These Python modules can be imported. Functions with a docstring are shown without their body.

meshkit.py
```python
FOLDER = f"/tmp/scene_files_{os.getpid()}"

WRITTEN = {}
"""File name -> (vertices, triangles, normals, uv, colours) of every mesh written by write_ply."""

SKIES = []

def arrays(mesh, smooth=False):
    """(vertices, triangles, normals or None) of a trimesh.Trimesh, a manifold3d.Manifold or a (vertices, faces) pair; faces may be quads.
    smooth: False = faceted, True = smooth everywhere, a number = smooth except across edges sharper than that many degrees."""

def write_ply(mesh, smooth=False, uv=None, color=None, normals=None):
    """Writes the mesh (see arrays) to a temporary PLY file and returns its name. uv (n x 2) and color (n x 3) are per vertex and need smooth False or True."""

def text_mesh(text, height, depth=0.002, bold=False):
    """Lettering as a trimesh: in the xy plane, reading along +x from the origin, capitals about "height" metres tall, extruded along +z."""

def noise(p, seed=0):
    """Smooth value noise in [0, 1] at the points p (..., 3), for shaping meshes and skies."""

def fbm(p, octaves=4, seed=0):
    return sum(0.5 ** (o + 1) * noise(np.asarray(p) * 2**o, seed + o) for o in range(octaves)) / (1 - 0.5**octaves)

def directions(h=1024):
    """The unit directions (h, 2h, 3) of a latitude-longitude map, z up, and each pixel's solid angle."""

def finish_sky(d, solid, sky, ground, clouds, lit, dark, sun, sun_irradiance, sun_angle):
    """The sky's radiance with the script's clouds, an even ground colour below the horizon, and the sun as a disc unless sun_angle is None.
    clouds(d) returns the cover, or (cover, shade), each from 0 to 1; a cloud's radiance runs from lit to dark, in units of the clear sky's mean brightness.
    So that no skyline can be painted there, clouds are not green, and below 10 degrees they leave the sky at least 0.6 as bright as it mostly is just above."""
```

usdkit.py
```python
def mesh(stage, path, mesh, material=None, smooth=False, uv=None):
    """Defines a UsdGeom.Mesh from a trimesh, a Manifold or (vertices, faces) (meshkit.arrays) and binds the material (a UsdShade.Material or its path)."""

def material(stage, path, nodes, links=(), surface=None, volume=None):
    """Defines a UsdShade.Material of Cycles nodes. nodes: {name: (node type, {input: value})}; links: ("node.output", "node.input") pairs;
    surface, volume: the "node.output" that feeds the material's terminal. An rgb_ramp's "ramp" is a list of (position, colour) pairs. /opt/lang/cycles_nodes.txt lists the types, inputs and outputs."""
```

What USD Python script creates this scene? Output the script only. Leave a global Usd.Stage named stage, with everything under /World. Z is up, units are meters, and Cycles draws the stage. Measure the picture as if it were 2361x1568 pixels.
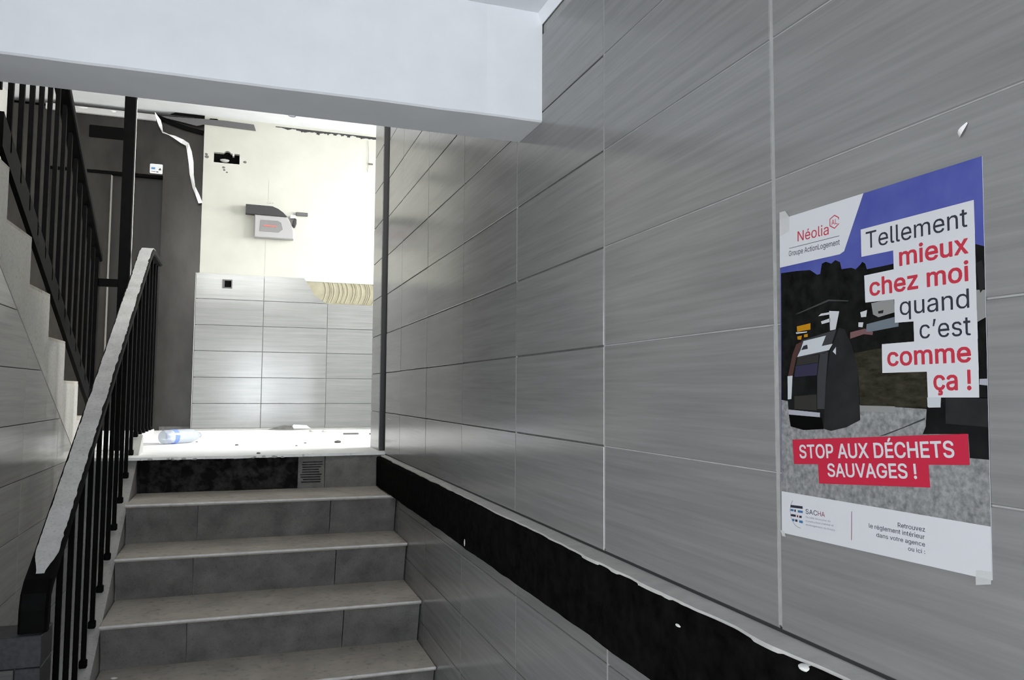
import math, random
import numpy as np, trimesh
from shapely.geometry import Polygon, box as sbox
from shapely import affinity
import shapely
import usdkit, meshkit
from pxr import Usd, UsdGeom, UsdLux, UsdShade, Sdf, Gf, Vt

rng = random.Random(7)
stage = Usd.Stage.CreateInMemory()
UsdGeom.SetStageUpAxis(stage, 'Z'); UsdGeom.SetStageMetersPerUnit(stage, 1.0)
UsdGeom.Xform.Define(stage, '/World'); UsdGeom.Scope.Define(stage, '/World/Looks')

# ------------------------------------------------------------------ camera (eye at the origin, z = 0 is eye height)
YAW, PITCH, ROLL = 0.33174, 0.0668385, 0.0064025
def cam_axes(yaw, pitch, roll):
    cy, sy, cp, sp = math.cos(yaw), math.sin(yaw), math.cos(pitch), math.sin(pitch)
    f = np.array([sy * cp, cy * cp, sp]); r = np.array([cy, -sy, 0.0]); u = np.cross(r, f)
    return math.cos(roll) * r + math.sin(roll) * u, -math.sin(roll) * r + math.cos(roll) * u, f
R_, U_, F_ = cam_axes(YAW, PITCH, ROLL)
cam = UsdGeom.Camera.Define(stage, '/World/camera')
cam.CreateFocalLengthAttr(18.0); cam.CreateHorizontalApertureAttr(23.61); cam.CreateVerticalApertureAttr(15.68)
cam.CreateClippingRangeAttr(Gf.Vec2f(0.05, 200))
m4 = Gf.Matrix4d(*R_, 0, *U_, 0, *(-F_), 0, 0, 0, 0, 1)
cam.AddTransformOp().Set(m4)
cam.CreateExposureAttr(0.0)

# ------------------------------------------------------------------ daylight: dull sky, the two glazed doors let it in, plus an added stairwell fill
dome = UsdLux.DomeLight.Define(stage, '/World/sky_light'); dome.CreateIntensityAttr(0.6); dome.CreateColorAttr(Gf.Vec3f(0.86, 0.92, 1.0))
def rect(name, w, h, center, xdir, ydir, power, color):
    l = UsdLux.RectLight.Define(stage, '/World/' + name)
    l.CreateWidthAttr(w); l.CreateHeightAttr(h); l.CreateIntensityAttr(power); l.CreateColorAttr(Gf.Vec3f(*color)); l.CreateNormalizeAttr(False)
    x, y = np.array(xdir, float), np.array(ydir, float); z = np.cross(x, y)      # emits along -z
    l.AddTransformOp().Set(Gf.Matrix4d(*x, 0, *y, 0, *z, 0, *center, 1))
# the bright sky outside the glazed entrance door, falling in slantwise onto the landing
rect('daylight_entrance', 1.9, 1.5, (2.80, 5.40, 1.70), (0, 1, 0), (-0.6, 0, 0.8), 42.0, (1.0, 0.99, 0.95))
# outside the window of the back door (light travels towards +y)
rect('daylight_back', 0.80, 1.30, (0.22, -2.68, 0.05), (1, 0, 0), (0, 0, 1), 24.0, (0.90, 0.94, 1.0))
# outside the wide glazed door in the side wall of the hall (light travels towards +x)
rect('daylight_hall', 1.90, 2.20, (-3.25, -0.85, -0.45), (0, -1, 0), (0, 0, 1), 9.8, (0.96, 0.98, 1.0))
# unseen fill for the stairs, behind the added window above the beam (light travels towards +y)
rect('daylight_stairwell', 1.30, 0.84, (0.0, 1.70, 1.72), (1, 0, 0), (0, 0, 1), 17.0, (1.0, 0.98, 0.94))

# ------------------------------------------------------------------ helpers
used = {}
def numbered(parent, name):
    k = used.get((parent, name), 0); used[(parent, name)] = k + 1
    return f'{parent}/{name}' + (f'_{k:03d}' if k else '')
def data(prim, **kw):
    for k, v in kw.items():
        if v: prim.SetCustomDataByKey(k, v)
    return prim
def thing(name, label, category=None, kind=None, group=None):
    x = UsdGeom.Xform.Define(stage, numbered('/World', name))
    data(x.GetPrim(), label=label, category=category, kind=kind, group=group)
    return str(x.GetPath())
def part(parent, name, mesh, material, label=None, smooth=False, kind=None):
    m = usdkit.mesh(stage, numbered(parent, name), mesh, LOOK[material], smooth=smooth)
    data(m.GetPrim(), label=label, kind=kind)
    return str(m.GetPath())
def solo(name, mesh, material, label, category=None, kind=None, group=None, smooth=False):
    m = usdkit.mesh(stage, numbered('/World', name), mesh, LOOK[material], smooth=smooth)
    data(m.GetPrim(), label=label, category=category, kind=kind, group=group)
    return str(m.GetPath())
cat_ = lambda ms: trimesh.util.concatenate([trimesh.Trimesh(np.array(m.vertices), np.array(m.faces), process=False) for m in ms])
def bx(x0, x1, y0, y1, z0, z1, bev=0.0):
    if bev:
        import manifold3d
        pts = []
        for sx in (x0, x1):
            for sy in (y0, y1):
                for sz in (z0, z1):
                    ix = bev if sx == min(x0, x1) else -bev; iy = bev if sy == min(y0, y1) else -bev; iz = bev if sz == min(z0, z1) else -bev
                    pts += [(sx, sy + iy, sz + iz), (sx + ix, sy, sz + iz), (sx + ix, sy + iy, sz)]
        return trimesh.convex.convex_hull(np.array(pts))
    b = trimesh.creation.box((abs(x1 - x0), abs(y1 - y0), abs(z1 - z0))); b.apply_translation(((x0 + x1) / 2, (y0 + y1) / 2, (z0 + z1) / 2)); return b
FR = {  # wall frames: (origin axis function) local (a, b, n) -> world
    'right': lambda a, b, n: np.stack([-n, a, b], -1),       # n grows into the room (-x)
    'left': lambda a, b, n: np.stack([n, a, b], -1),
    'far': lambda a, b, n: np.stack([a, -n, b], -1),
    'back': lambda a, b, n: np.stack([a, n, b], -1),
}
def plate(frame, poly, base, t, bev=0.0012):
    """a polygon (a, b) as a plate on a wall: back at depth base, front at base + t, chamfered front edge when convex"""
    poly = Polygon(poly) if not isinstance(poly, Polygon) else poly
    poly = shapely.geometry.polygon.orient(poly)
    out = np.array(poly.exterior.coords)[:-1]
    inn = poly.buffer(-bev, join_style=2) if bev else poly
    flip = np.linalg.det(np.stack([FR[frame](*v) for v in np.eye(3)])) < 0
    if bev and inn.geom_type == 'Polygon' and len(inn.exterior.coords) == len(out) + 1 and not poly.interiors and poly.equals(poly.convex_hull):
        n = len(out); q = np.array(shapely.geometry.polygon.orient(inn).exterior.coords)[:-1]
        k = np.argmin(((q - out[0]) ** 2).sum(1)); q = np.roll(q, -k, 0)
        v = np.vstack([np.c_[out, np.full(n, base)], np.c_[out, np.full(n, base + t - bev)], np.c_[q, np.full(n, base + t)]])
        f = []
        for r in (0, 1):
            for i in range(n):
                j = (i + 1) % n; a, b, c, d = r * n + i, r * n + j, (r + 1) * n + j, (r + 1) * n + i
                f += [(a, b, c), (a, c, d)]
        f += [(2 * n, 2 * n + i, 2 * n + i + 1) for i in range(1, n - 1)]
        f = np.array(f)
    else:
        m = trimesh.creation.extrude_polygon(poly, t, engine='earcut'); v, f = np.array(m.vertices), np.array(m.faces); v[:, 2] += base
    return trimesh.Trimesh(FR[frame](v[:, 0], v[:, 1], v[:, 2]), f[:, ::-1] if flip else f, process=False)
def sweep(path, prof, up=None, caps=True):
    """profile (n,2: side, up) swept along a 3D polyline lying in a plane x = const or generic with reference side vector"""
    p = np.array(path, float); n = len(prof); side = np.array(up if up is not None else (1, 0, 0), float)
    t = np.gradient(p, axis=0)
    seg = np.diff(p, axis=0); seg /= np.linalg.norm(seg, axis=1, keepdims=True)
    vs = []
    for i in range(len(p)):
        a = seg[max(i - 1, 0)]; b = seg[min(i, len(seg) - 1)]
        tt = a + b; tt /= np.linalg.norm(tt); u = np.cross(side, tt); u /= np.linalg.norm(u)
        k = 1 / max(0.5, math.sqrt(max(1e-6, (1 + a @ b) / 2)))
        vs += [p[i] + side * x + u * y * k for x, y in prof]
    f = []
    for i in range(len(p) - 1):
        for j in range(n):
            k = (j + 1) % n; f += [(i * n + j, (i + 1) * n + j, (i + 1) * n + k), (i * n + j, (i + 1) * n + k, i * n + k)]
    if caps:
        f += [(0, j, j + 1) for j in range(1, n - 1)]; o = (len(p) - 1) * n; f += [(o, o + j + 1, o + j) for j in range(1, n - 1)]
    m = trimesh.Trimesh(np.array(vs), np.array(f), process=False); m.fix_normals(); return m
def rrect(w, h, c):
    w, h = w / 2, h / 2
    return [(-w + c, -h), (w - c, -h), (w, -h + c), (w, h - c), (w - c, h), (-w + c, h), (-w, h - c), (-w, -h + c)]
def prism(poly, y0, y1, axis='y'):
    """polygon extruded along a world axis; poly in the two other axes (y: x,z; x: y,z; z: x,y)"""
    m = trimesh.creation.extrude_polygon(Polygon(poly) if not isinstance(poly, Polygon) else poly, abs(y1 - y0), engine='earcut'); v = np.array(m.vertices); d = v[:, 2] + min(y0, y1)
    w = {'y': np.stack([v[:, 0], d, v[:, 1]], -1), 'x': np.stack([d, v[:, 0], v[:, 1]], -1), 'z': np.stack([v[:, 0], v[:, 1], d], -1)}[axis]
    m = trimesh.Trimesh(w, m.faces, process=False); m.fix_normals(); return m

# ------------------------------------------------------------------ materials
LOOK = {}
def look(name, nodes, links, surface='p.BSDF'):
    LOOK[name] = usdkit.material(stage, '/World/Looks/' + name, nodes, links, surface=surface)
def plain(name, color, rough=0.6, spec=0.4, metal=0.0, **kw):
    look(name, {'p': ('principled_bsdf', dict(base_color=color, roughness=rough, specular_ior_level=spec, metallic=metal, **kw))}, [])
def mottled(name, c0, c1, scale=8.0, stretch=(1, 1, 1), rough=0.6, spec=0.4, bump=0.1, dist=0.004, detail=4.0, c2=None, lo=0.3, hi=0.7, metal=0.0, fine=0.0):
    nodes = {'g': ('geometry', {}), 'm': ('mapping', {'scale': stretch}), 'o': ('object_info', {}), 'a': ('vector_math', {'math_type': 'add'}),
             's': ('vector_math', {'math_type': 'scale', 'scale': 17.0}), 'k': ('combine_xyz', {}),
             'n': ('noise_texture', {'scale': scale, 'detail': detail, 'roughness': 0.6}),
             'r': ('rgb_ramp', {'ramp': [(lo, c0), (hi, c1)] if c2 is None else [(lo, c0), ((lo + hi) / 2, c1), (hi, c2)]}),
             'b': ('bump', {'strength': bump, 'distance': dist}),
             'p': ('principled_bsdf', {'roughness': rough, 'specular_ior_level': spec, 'metallic': metal})}
    links = [('g.position', 'm.vector'), ('o.random', 'k.x'), ('o.random', 'k.z'), ('k.vector', 's.vector1'), ('m.vector', 'a.vector1'), ('s.vector', 'a.vector2'), ('a.vector', 'n.vector'), ('n.fac', 'r.fac'),
             ('n.fac', 'b.height'), ('b.normal', 'p.normal')]
    if fine:
        nodes['f'] = ('noise_texture', {'scale': fine, 'detail': 2.0}); nodes['fr'] = ('rgb_ramp', {'ramp': [(0.26, (0.72, 0.72, 0.72)), (0.42, (1.0, 1.0, 1.0)), (0.7, (1.06, 1.06, 1.06))]})
        nodes['x'] = ('mix_color', {'blend_type': 'multiply', 'fac': 1.0, 'use_clamp': False})
        links += [('g.position', 'f.vector'), ('f.fac', 'fr.fac'), ('r.color', 'x.a'), ('fr.color', 'x.b'), ('x.result', 'p.base_color')]
    else:
        links += [('r.color', 'p.base_color')]
    look(name, nodes, links)
def tile_look(name, c0, c1, rough=0.16, spec=0.5, gain=1.0):
    # glazed tile with fine horizontal streaks, as printed wood grain
    nodes = {'g': ('geometry', {}), 'o': ('object_info', {}), 'k': ('combine_xyz', {}), 's': ('vector_math', {'math_type': 'scale', 'scale': 23.0}),
             'm': ('mapping', {'scale': (1.6, 1.6, 55.0)}), 'm2': ('mapping', {'scale': (5.0, 5.0, 170.0)}), 'a': ('vector_math', {'math_type': 'add'}), 'a2': ('vector_math', {'math_type': 'add'}),
             'n': ('noise_texture', {'scale': 1.0, 'detail': 4.0, 'roughness': 0.65}), 'n2': ('noise_texture', {'scale': 1.0, 'detail': 2.0}),
             'w': ('math', {'math_type': 'multiply_add', 'value2': 0.45}), 'h': ('math', {'math_type': 'multiply_add', 'value2': 0.7}), 'h2': ('math', {'math_type': 'multiply', 'value2': 0.3}),
             'r': ('rgb_ramp', {'ramp': [(0.36, c0), (0.64, c1)]}),
             't': ('math', {'math_type': 'multiply_add', 'value2': 0.08, 'value3': 0.96}), 'x': ('mix_color', {'blend_type': 'multiply', 'fac': 1.0, 'use_clamp': False}),
             'b': ('bump', {'strength': 0.065, 'distance': 0.0015}),
             'p': ('principled_bsdf', {'roughness': rough, 'specular_ior_level': spec})}
    links = [('g.position', 'm.vector'), ('g.position', 'm2.vector'), ('o.random', 'k.x'), ('o.random', 'k.z'), ('k.vector', 's.vector1'),
             ('m.vector', 'a.vector1'), ('s.vector', 'a.vector2'), ('m2.vector', 'a2.vector1'), ('s.vector', 'a2.vector2'), ('a.vector', 'n.vector'), ('a2.vector', 'n2.vector'),
             ('n.fac', 'h.value1'), ('n2.fac', 'h2.value1'), ('h2.value', 'h.value3'), ('h.value', 'r.fac'), ('o.random', 't.value1'), ('r.color', 'x.a'), ('t.value', 'x.b'), ('x.result', 'p.base_color'),
             ('h.value', 'b.height'), ('b.normal', 'p.normal')]
    nodes.pop('w')
    look(name, nodes, links)
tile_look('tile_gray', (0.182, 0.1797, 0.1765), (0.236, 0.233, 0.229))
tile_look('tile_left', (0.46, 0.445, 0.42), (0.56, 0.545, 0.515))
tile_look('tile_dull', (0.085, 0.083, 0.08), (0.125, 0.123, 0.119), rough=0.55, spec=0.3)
tile_look('tile_far', (0.22, 0.22, 0.217), (0.29, 0.29, 0.285))
mottled('grout', (0.31, 0.308, 0.30), (0.39, 0.387, 0.378), 40, rough=0.9, spec=0.2)
mottled('grout_dark', (0.10, 0.10, 0.10), (0.16, 0.155, 0.15), 30, rough=0.95, spec=0.1)
mottled('joint_grey', (0.14, 0.138, 0.135), (0.20, 0.197, 0.19), 30, rough=0.95, spec=0.1)
mottled('plaster_white', (0.79, 0.80, 0.825), (0.85, 0.86, 0.885), 6, rough=0.85, spec=0.2, bump=0.15, dist=0.01)
mottled('plaster_cream', (0.50, 0.495, 0.445), (0.56, 0.555, 0.50), 4, rough=0.8, spec=0.25, bump=0.08, dist=0.01)
mottled('plaster_string', (0.50, 0.485, 0.455), (0.60, 0.585, 0.55), 5, rough=0.75, spec=0.25, fine=120)
mottled('string_paint', (0.40, 0.39, 0.375), (0.50, 0.49, 0.47), 7, rough=0.7, spec=0.3, fine=150)
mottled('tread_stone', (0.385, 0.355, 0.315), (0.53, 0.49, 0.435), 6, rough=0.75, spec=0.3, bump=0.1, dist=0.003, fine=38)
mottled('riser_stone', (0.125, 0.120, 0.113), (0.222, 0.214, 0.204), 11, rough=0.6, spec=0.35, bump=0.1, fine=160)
mottled('nosing_worn', (0.60, 0.59, 0.57), (0.80, 0.79, 0.77), 25, rough=0.35, spec=0.6)
mottled('landing_floor', (0.80, 0.80, 0.80), (0.88, 0.88, 0.88), 5, rough=0.45, spec=0.35)
mottled('hall_floor', (0.36, 0.355, 0.345), (0.46, 0.455, 0.44), 6, rough=0.5, spec=0.35, fine=80)
mottled('bitumen', (0.002, 0.002, 0.002), (0.008, 0.0075, 0.007), 30, rough=0.95, spec=0.02, bump=0.6, dist=0.004)
mottled('adhesive_black', (0.006, 0.006, 0.006), (0.05, 0.047, 0.045), 22, rough=0.9, spec=0.15, bump=0.8, dist=0.006, lo=0.42, hi=0.72)
mottled('mortar', (0.42, 0.415, 0.40), (0.53, 0.52, 0.50), 18, rough=0.95, spec=0.1, bump=0.4, dist=0.004)
mottled('mortar_yellow', (0.27, 0.25, 0.18), (0.36, 0.335, 0.25), 14, rough=0.9, spec=0.1, bump=0.3)
mottled('black_paint', (0.0015, 0.0015, 0.0015), (0.004, 0.004, 0.004), 30, rough=0.6, spec=0.06, bump=0.05)
mottled('worn_lit_grey', (0.46, 0.455, 0.445), (0.62, 0.61, 0.60), 14, rough=0.5, spec=0.4, fine=140)  # worn handrail top; also paints the lit edge of the pole
mottled('lift_metal', (0.016, 0.0145, 0.013), (0.044, 0.040, 0.035), 2.6, stretch=(2, 2, 1.0), rough=0.30, spec=0.5, bump=0.02, metal=0.25)
mottled('lift_leaf_metal', (0.014, 0.013, 0.012), (0.028, 0.026, 0.0245), 2.2, stretch=(3, 3, 0.7), rough=0.4, spec=0.5, bump=0.02, metal=0.25)
mottled('granite_border', (0.022, 0.022, 0.026), (0.05, 0.05, 0.056), 60, rough=0.45, spec=0.4)
plain('dark_void', (0.004, 0.004, 0.004), 0.9, 0.05)
plain('dark_plastic', (0.035, 0.035, 0.036), 0.5)
plain('grey_plastic', (0.11, 0.11, 0.113), 0.5)
plain('pale_plastic', (0.55, 0.54, 0.54), 0.45)
plain('lamp_housing', (0.36, 0.35, 0.355), 0.4)
plain('lamp_window', (0.17, 0.165, 0.167), 0.25)
plain('led_red', (0.6, 0.1, 0.08), 0.4, emission_color=(1, 0.12, 0.08), emission_strength=0.5)
plain('paper_white', (0.56, 0.56, 0.585), 0.55, 0.35)
plain('sticker_white', (0.75, 0.75, 0.76), 0.5)
plain('sticker_blue', (0.10, 0.26, 0.52), 0.5)
plain('ribbon_white', (0.80, 0.80, 0.80), 0.45, 0.4)
plain('chip_white', (0.65, 0.64, 0.62), 0.8)
plain('bright_edge', (0.22, 0.21, 0.19), 0.35, 0.5)
plain('door_frame', (0.45, 0.45, 0.46), 0.4)
mottled('rubble', (0.10, 0.097, 0.093), (0.17, 0.165, 0.16), 30, rough=0.9)
mottled('rubble_pale', (0.55, 0.53, 0.50), (0.68, 0.66, 0.63), 30, rough=0.9)
look('glass', {'t': ('transparent_bsdf', {'color': (0.97, 0.98, 0.98)}), 'g': ('glossy_bsdf', {'roughness': 0.02, 'color': (1, 1, 1)}), 'f': ('fresnel', {'IOR': 1.45}), 'm': ('mix_closure', {})},
     [('f.fac', 'm.fac'), ('t.BSDF', 'm.closure1'), ('g.BSDF', 'm.closure2')], surface='m.closure')
look('clear_plastic', {'t': ('transparent_bsdf', {'color': (0.90, 0.93, 0.97)}), 'd': ('principled_bsdf', {'base_color': (0.52, 0.55, 0.60), 'roughness': 0.12}), 'm': ('mix_closure', {'fac': 0.55})},
     [('t.BSDF', 'm.closure1'), ('d.BSDF', 'm.closure2')], surface='m.closure')
look('blue_plastic', {'t': ('transparent_bsdf', {'color': (0.3, 0.45, 0.95)}), 'd': ('principled_bsdf', {'base_color': (0.22, 0.33, 0.80), 'roughness': 0.2}), 'm': ('mix_closure', {'fac': 0.75})},
     [('t.BSDF', 'm.closure1'), ('d.BSDF', 'm.closure2')], surface='m.closure')
look('clear_tape', {'t': ('transparent_bsdf', {'color': (0.96, 0.96, 0.96)}), 'd': ('principled_bsdf', {'base_color': (0.75, 0.75, 0.74), 'roughness': 0.3}), 'm': ('mix_closure', {'fac': 0.45})},
     [('t.BSDF', 'm.closure1'), ('d.BSDF', 'm.closure2')], surface='m.closure')

# ------------------------------------------------------------------ measures (metres, seen from the eye)
XR, XL, XO = 0.705, -0.72, -1.70          # right wall tiles, inner stringer wall, outer left wall
YF = 6.58                                 # far wall
ZL, ZH, ZG = -0.312, 2.19, -1.7075        # landing floor, landing ceiling, lower hall floor
RISE, Y1, GO = 0.1745, 3.985, 0.279       # lower flight: nosing k at y = Y1 - GO*k, z = ZL - RISE*k
YB = -2.4                                 # back wall of the hall
T = 0.010                                 # tile thickness
def nose(k): return (Y1 - GO * k, ZL - RISE * k)
NY = [4.02, 3.685, 3.43, 3.134, 2.876, 2.60, 2.32, 2.04]     # nosings as they stand, not quite even
def nose_z(y): return ZL - RISE * (Y1 - y) / GO

# ------------------------------------------------------------------ setting: right wall
wr = thing('wall_right', 'grey streaky tiled wall with white vertical grout, along the right side of the stairs', kind='structure')
part(wr, 'masonry', cat_([bx(XR + 0.0045, 0.95, YB, 4.06, ZG, ZH), bx(XR + 0.045, 0.95, 4.06, 4.15, ZG, ZH)]), 'grout')
HT, WT = 0.206, 0.55
zr = [0.509 + HT * k for k in range(-4, 9)]                  # -0.315 ... 2.157
yc = [4.055] + [3.6615 - WT * k for k in range(0, 12)]
for i in range(len(yc) - 1):
    for j in range(len(zr) - 1):
        y1, y0, z0, z1 = yc[i], max(yc[i + 1], YB), zr[j], zr[j + 1]
        if y0 >= y1: continue
        if z1 > 0.965 and y1 < 2.05: continue
        hw = lambda y: 0.0034 if y < 1.2 else 0.0024 if y < 1.6 else 0.0014
        gl, gv = hw(y0), hw(y1)
        if z0 < 0.96 < z1 and y1 < 1.9: z1 = 0.962
        gh = 0.0016 if y0 > 1.4 else 0.0009
        p = [(y0 + gl, z0 + gh), (y1 - gv, z0 + gh), (y1 - gv, z1 - gh), (y0 + gl, z1 - gh)]
        if j == 0: p = [(a, -0.3205 if k < 2 else c) for k, (a, c) in enumerate(p)]
        n0 = -XR - 0.0105
        part(wr, 'tile', plate('right', p, n0, 0.0105 + rng.uniform(-0.0006, 0.0006)), 'tile_gray')
for y in yc[1:]:
    if y > YB: part(wr, 'grout_joint', plate('right', [(y - 0.0042, -0.316), (y + 0.0042, -0.316), (y + 0.0042, ZH if y > 2 else 0.962), (y - 0.0042, ZH if y > 2 else 0.962)], -XR - 0.0105, 0.0095, 0), 'grout')
for z in zr[1:8]:
    part(wr, 'grout_joint', plate('right', [(YB, z - 0.0011), (1.467, z - 0.0011), (1.467, z + 0.0011), (YB, z + 0.0011)], -XR - 0.006, 0.0046, 0), 'grout')
for z in zr[:-1]:      # open, dirty joints on the far stretch
    part(wr, 'dirty_joint', plate('right', [(1.467, z - 0.0019), (4.05, z - 0.0019), (4.05, z + 0.0019), (1.467, z + 0.0019)], -XR - 0.006, 0.0025, 0), 'grout_dark')
for y in yc[1:4]:
    part(wr, 'dirty_joint', plate('right', [(y - 0.0042, -0.316), (y + 0.0042, -0.316), (y + 0.0042, ZH), (y - 0.0042, ZH)], -XR - 0.006, 0.0052, 0), 'joint_grey')
part(wr, 'foot_joint', plate('right', [(YB, -0.328), (4.05, -0.328), (4.05, -0.319), (YB, -0.319)], -XR - 0.006, 0.0032, 0), 'dark_plastic')  # dark strip paints the shadow line under the bottom tiles
# wall below the dark strip
zlow = [-0.478, -0.541, -0.735, -0.925, -1.12, -1.315, -1.51, ZG]
yl = [3.95] + [3.649 - WT * k for k in range(0, 12)]
for i in range(len(yl) - 1):
    for j in range(len(zlow) - 1):
        y1, y0, z1, z0 = yl[i], max(yl[i + 1], YB), zlow[j], zlow[j + 1]
        if y0 >= y1 or z1 < nose_z(y0) - 0.45: continue
        p = [(y0 + 0.002, z0 + 0.0015), (y1 - 0.002, z0 + 0.0015), (y1 - 0.002, z1 - 0.0015), (y0 + 0.002, z1 - 0.0015)]
        part(wr, 'tile', plate('right', p, -XR - 0.0105, 0.0105 + rng.uniform(-0.0005, 0.0005)), 'tile_gray')
part(wr, 'grout_joint', plate('right', [(1.4455, -1.7), (1.4525, -1.7), (1.4525, -0.479), (1.4455, -0.479)], -XR - 0.0105, 0.0098, 0), 'grout')
# the return at the end of the wall, with its own narrow tiles
for j in range(len(zr) - 1):
    part(wr, 'end_tile', bx(XR - 0.016, XR + 0.045, 4.155, 4.43, zr[j] + (0.0016 if j else -0.0), zr[j + 1] - 0.0016, 0.0015), 'tile_gray')
part(wr, 'end_masonry', bx(XR - 0.012, 0.95, 4.152, 4.428, ZG, ZH), 'dark_plastic')
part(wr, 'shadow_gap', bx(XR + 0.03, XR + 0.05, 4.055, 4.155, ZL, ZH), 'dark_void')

# black strip with mortar bed on top
ts = thing('trim_1', 'ragged black waterproofing strip with pale mortar bed on top, along the right wall', kind='structure')
zs0, zs1, xs = -0.480, -0.333, XR - 0.043
ys = np.arange(YB, 4.045, 0.02)
def ragged(y, seed, amp): return amp * (meshkit.fbm(np.stack([y * 9, y * 0 + seed, y * 0], -1), 4, seed) - 0.5) * 2
vb = []
for y, a, b in zip(ys, ragged(ys, 3, 0.006), ragged(ys, 5, 0.006)):
    vb += [(XR + 0.01, y, zs0 + a * 0.7), (xs, y, zs0 + a * 0.7), (xs - 0.001, y, zs1 - 0.008 + b * 0.4), (xs + 0.004, y, zs1), (XR + 0.01, y, zs1)]
n = 5; f = []
for i in range(len(ys) - 1):
    for j in range(n):
        k = (j + 1) % n; f += [(i * n + j, i * n + k, (i + 1) * n + k), (i * n + j, (i + 1) * n + k, (i + 1) * n + j)]
f += [(0, j + 1, j) for j in range(1, n - 1)]; o = (len(ys) - 1) * n; f += [(o, o + j, o + j + 1) for j in range(1, n - 1)]
sm = trimesh.Trimesh(np.array(vb), np.array(f), process=False); sm.fix_normals()
part(ts, 'black_strip', sm, 'bitumen')
ys2 = np.arange(YB, 4.045, 0.012); vb = []
for y, a in zip(ys2, ragged(ys2, 11, 0.007)):
    w = 0.024 + a + 0.013 * min(1, max(0, (4.0 - y) / 2.6)); xe = XR - w
    vb += [(XR + 0.01, y, zs1 - 0.002), (xe, y, zs1 - 0.002), (xe + 0.0015, y, zs1 + 0.004), (XR - 0.001, y, zs1 + 0.007), (XR + 0.01, y, zs1 + 0.007)]
f = []
for i in range(len(ys2) - 1):
    for j in range(n):
        k = (j + 1) % n; f += [(i * n + j, i * n + k, (i + 1) * n + k), (i * n + j, (i + 1) * n + k, (i + 1) * n + j)]
f += [(0, j + 1, j) for j in range(1, n - 1)]; o = (len(ys2) - 1) * n; f += [(o, o + j, o + j + 1) for j in range(1, n - 1)]
sm = trimesh.Trimesh(np.array(vb), np.array(f), process=False); sm.fix_normals()
part(ts, 'mortar_bed', sm, 'mortar')
def blob(c, r, seed, stretch=(1, 1, 1), sub=2, amp=0.5):
    s = trimesh.creation.icosphere(subdivisions=sub); v = np.array(s.vertices)
    v *= (1 + amp * (meshkit.fbm(v * 1.3 + seed * 7.1, 3, seed) - 0.5))[:, None]
    return trimesh.Trimesh(v * np.array(stretch) * r + np.array(c), s.faces, process=False)
part(ts, 'plaster_chip', blob((xs - 0.002, 2.352, -0.462), 0.004, 1, (0.5, 0.7, 2.6)), 'chip_white')
part(ts, 'plaster_chip', blob((xs - 0.001, 1.105, -0.366), 0.005, 2, (0.3, 1.5, 0.5)), 'chip_white')
part(ts, 'plaster_chip', blob((xs + 0.012, 1.243, zs1 - 0.002), 0.007, 3, (1.3, 1.3, 0.6)), 'chip_white')
part(ts, 'plaster_chip', blob((xs + 0.006, 0.815, zs1 - 0.004), 0.008, 4, (1.2, 1.3, 0.6)), 'chip_white')

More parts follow.
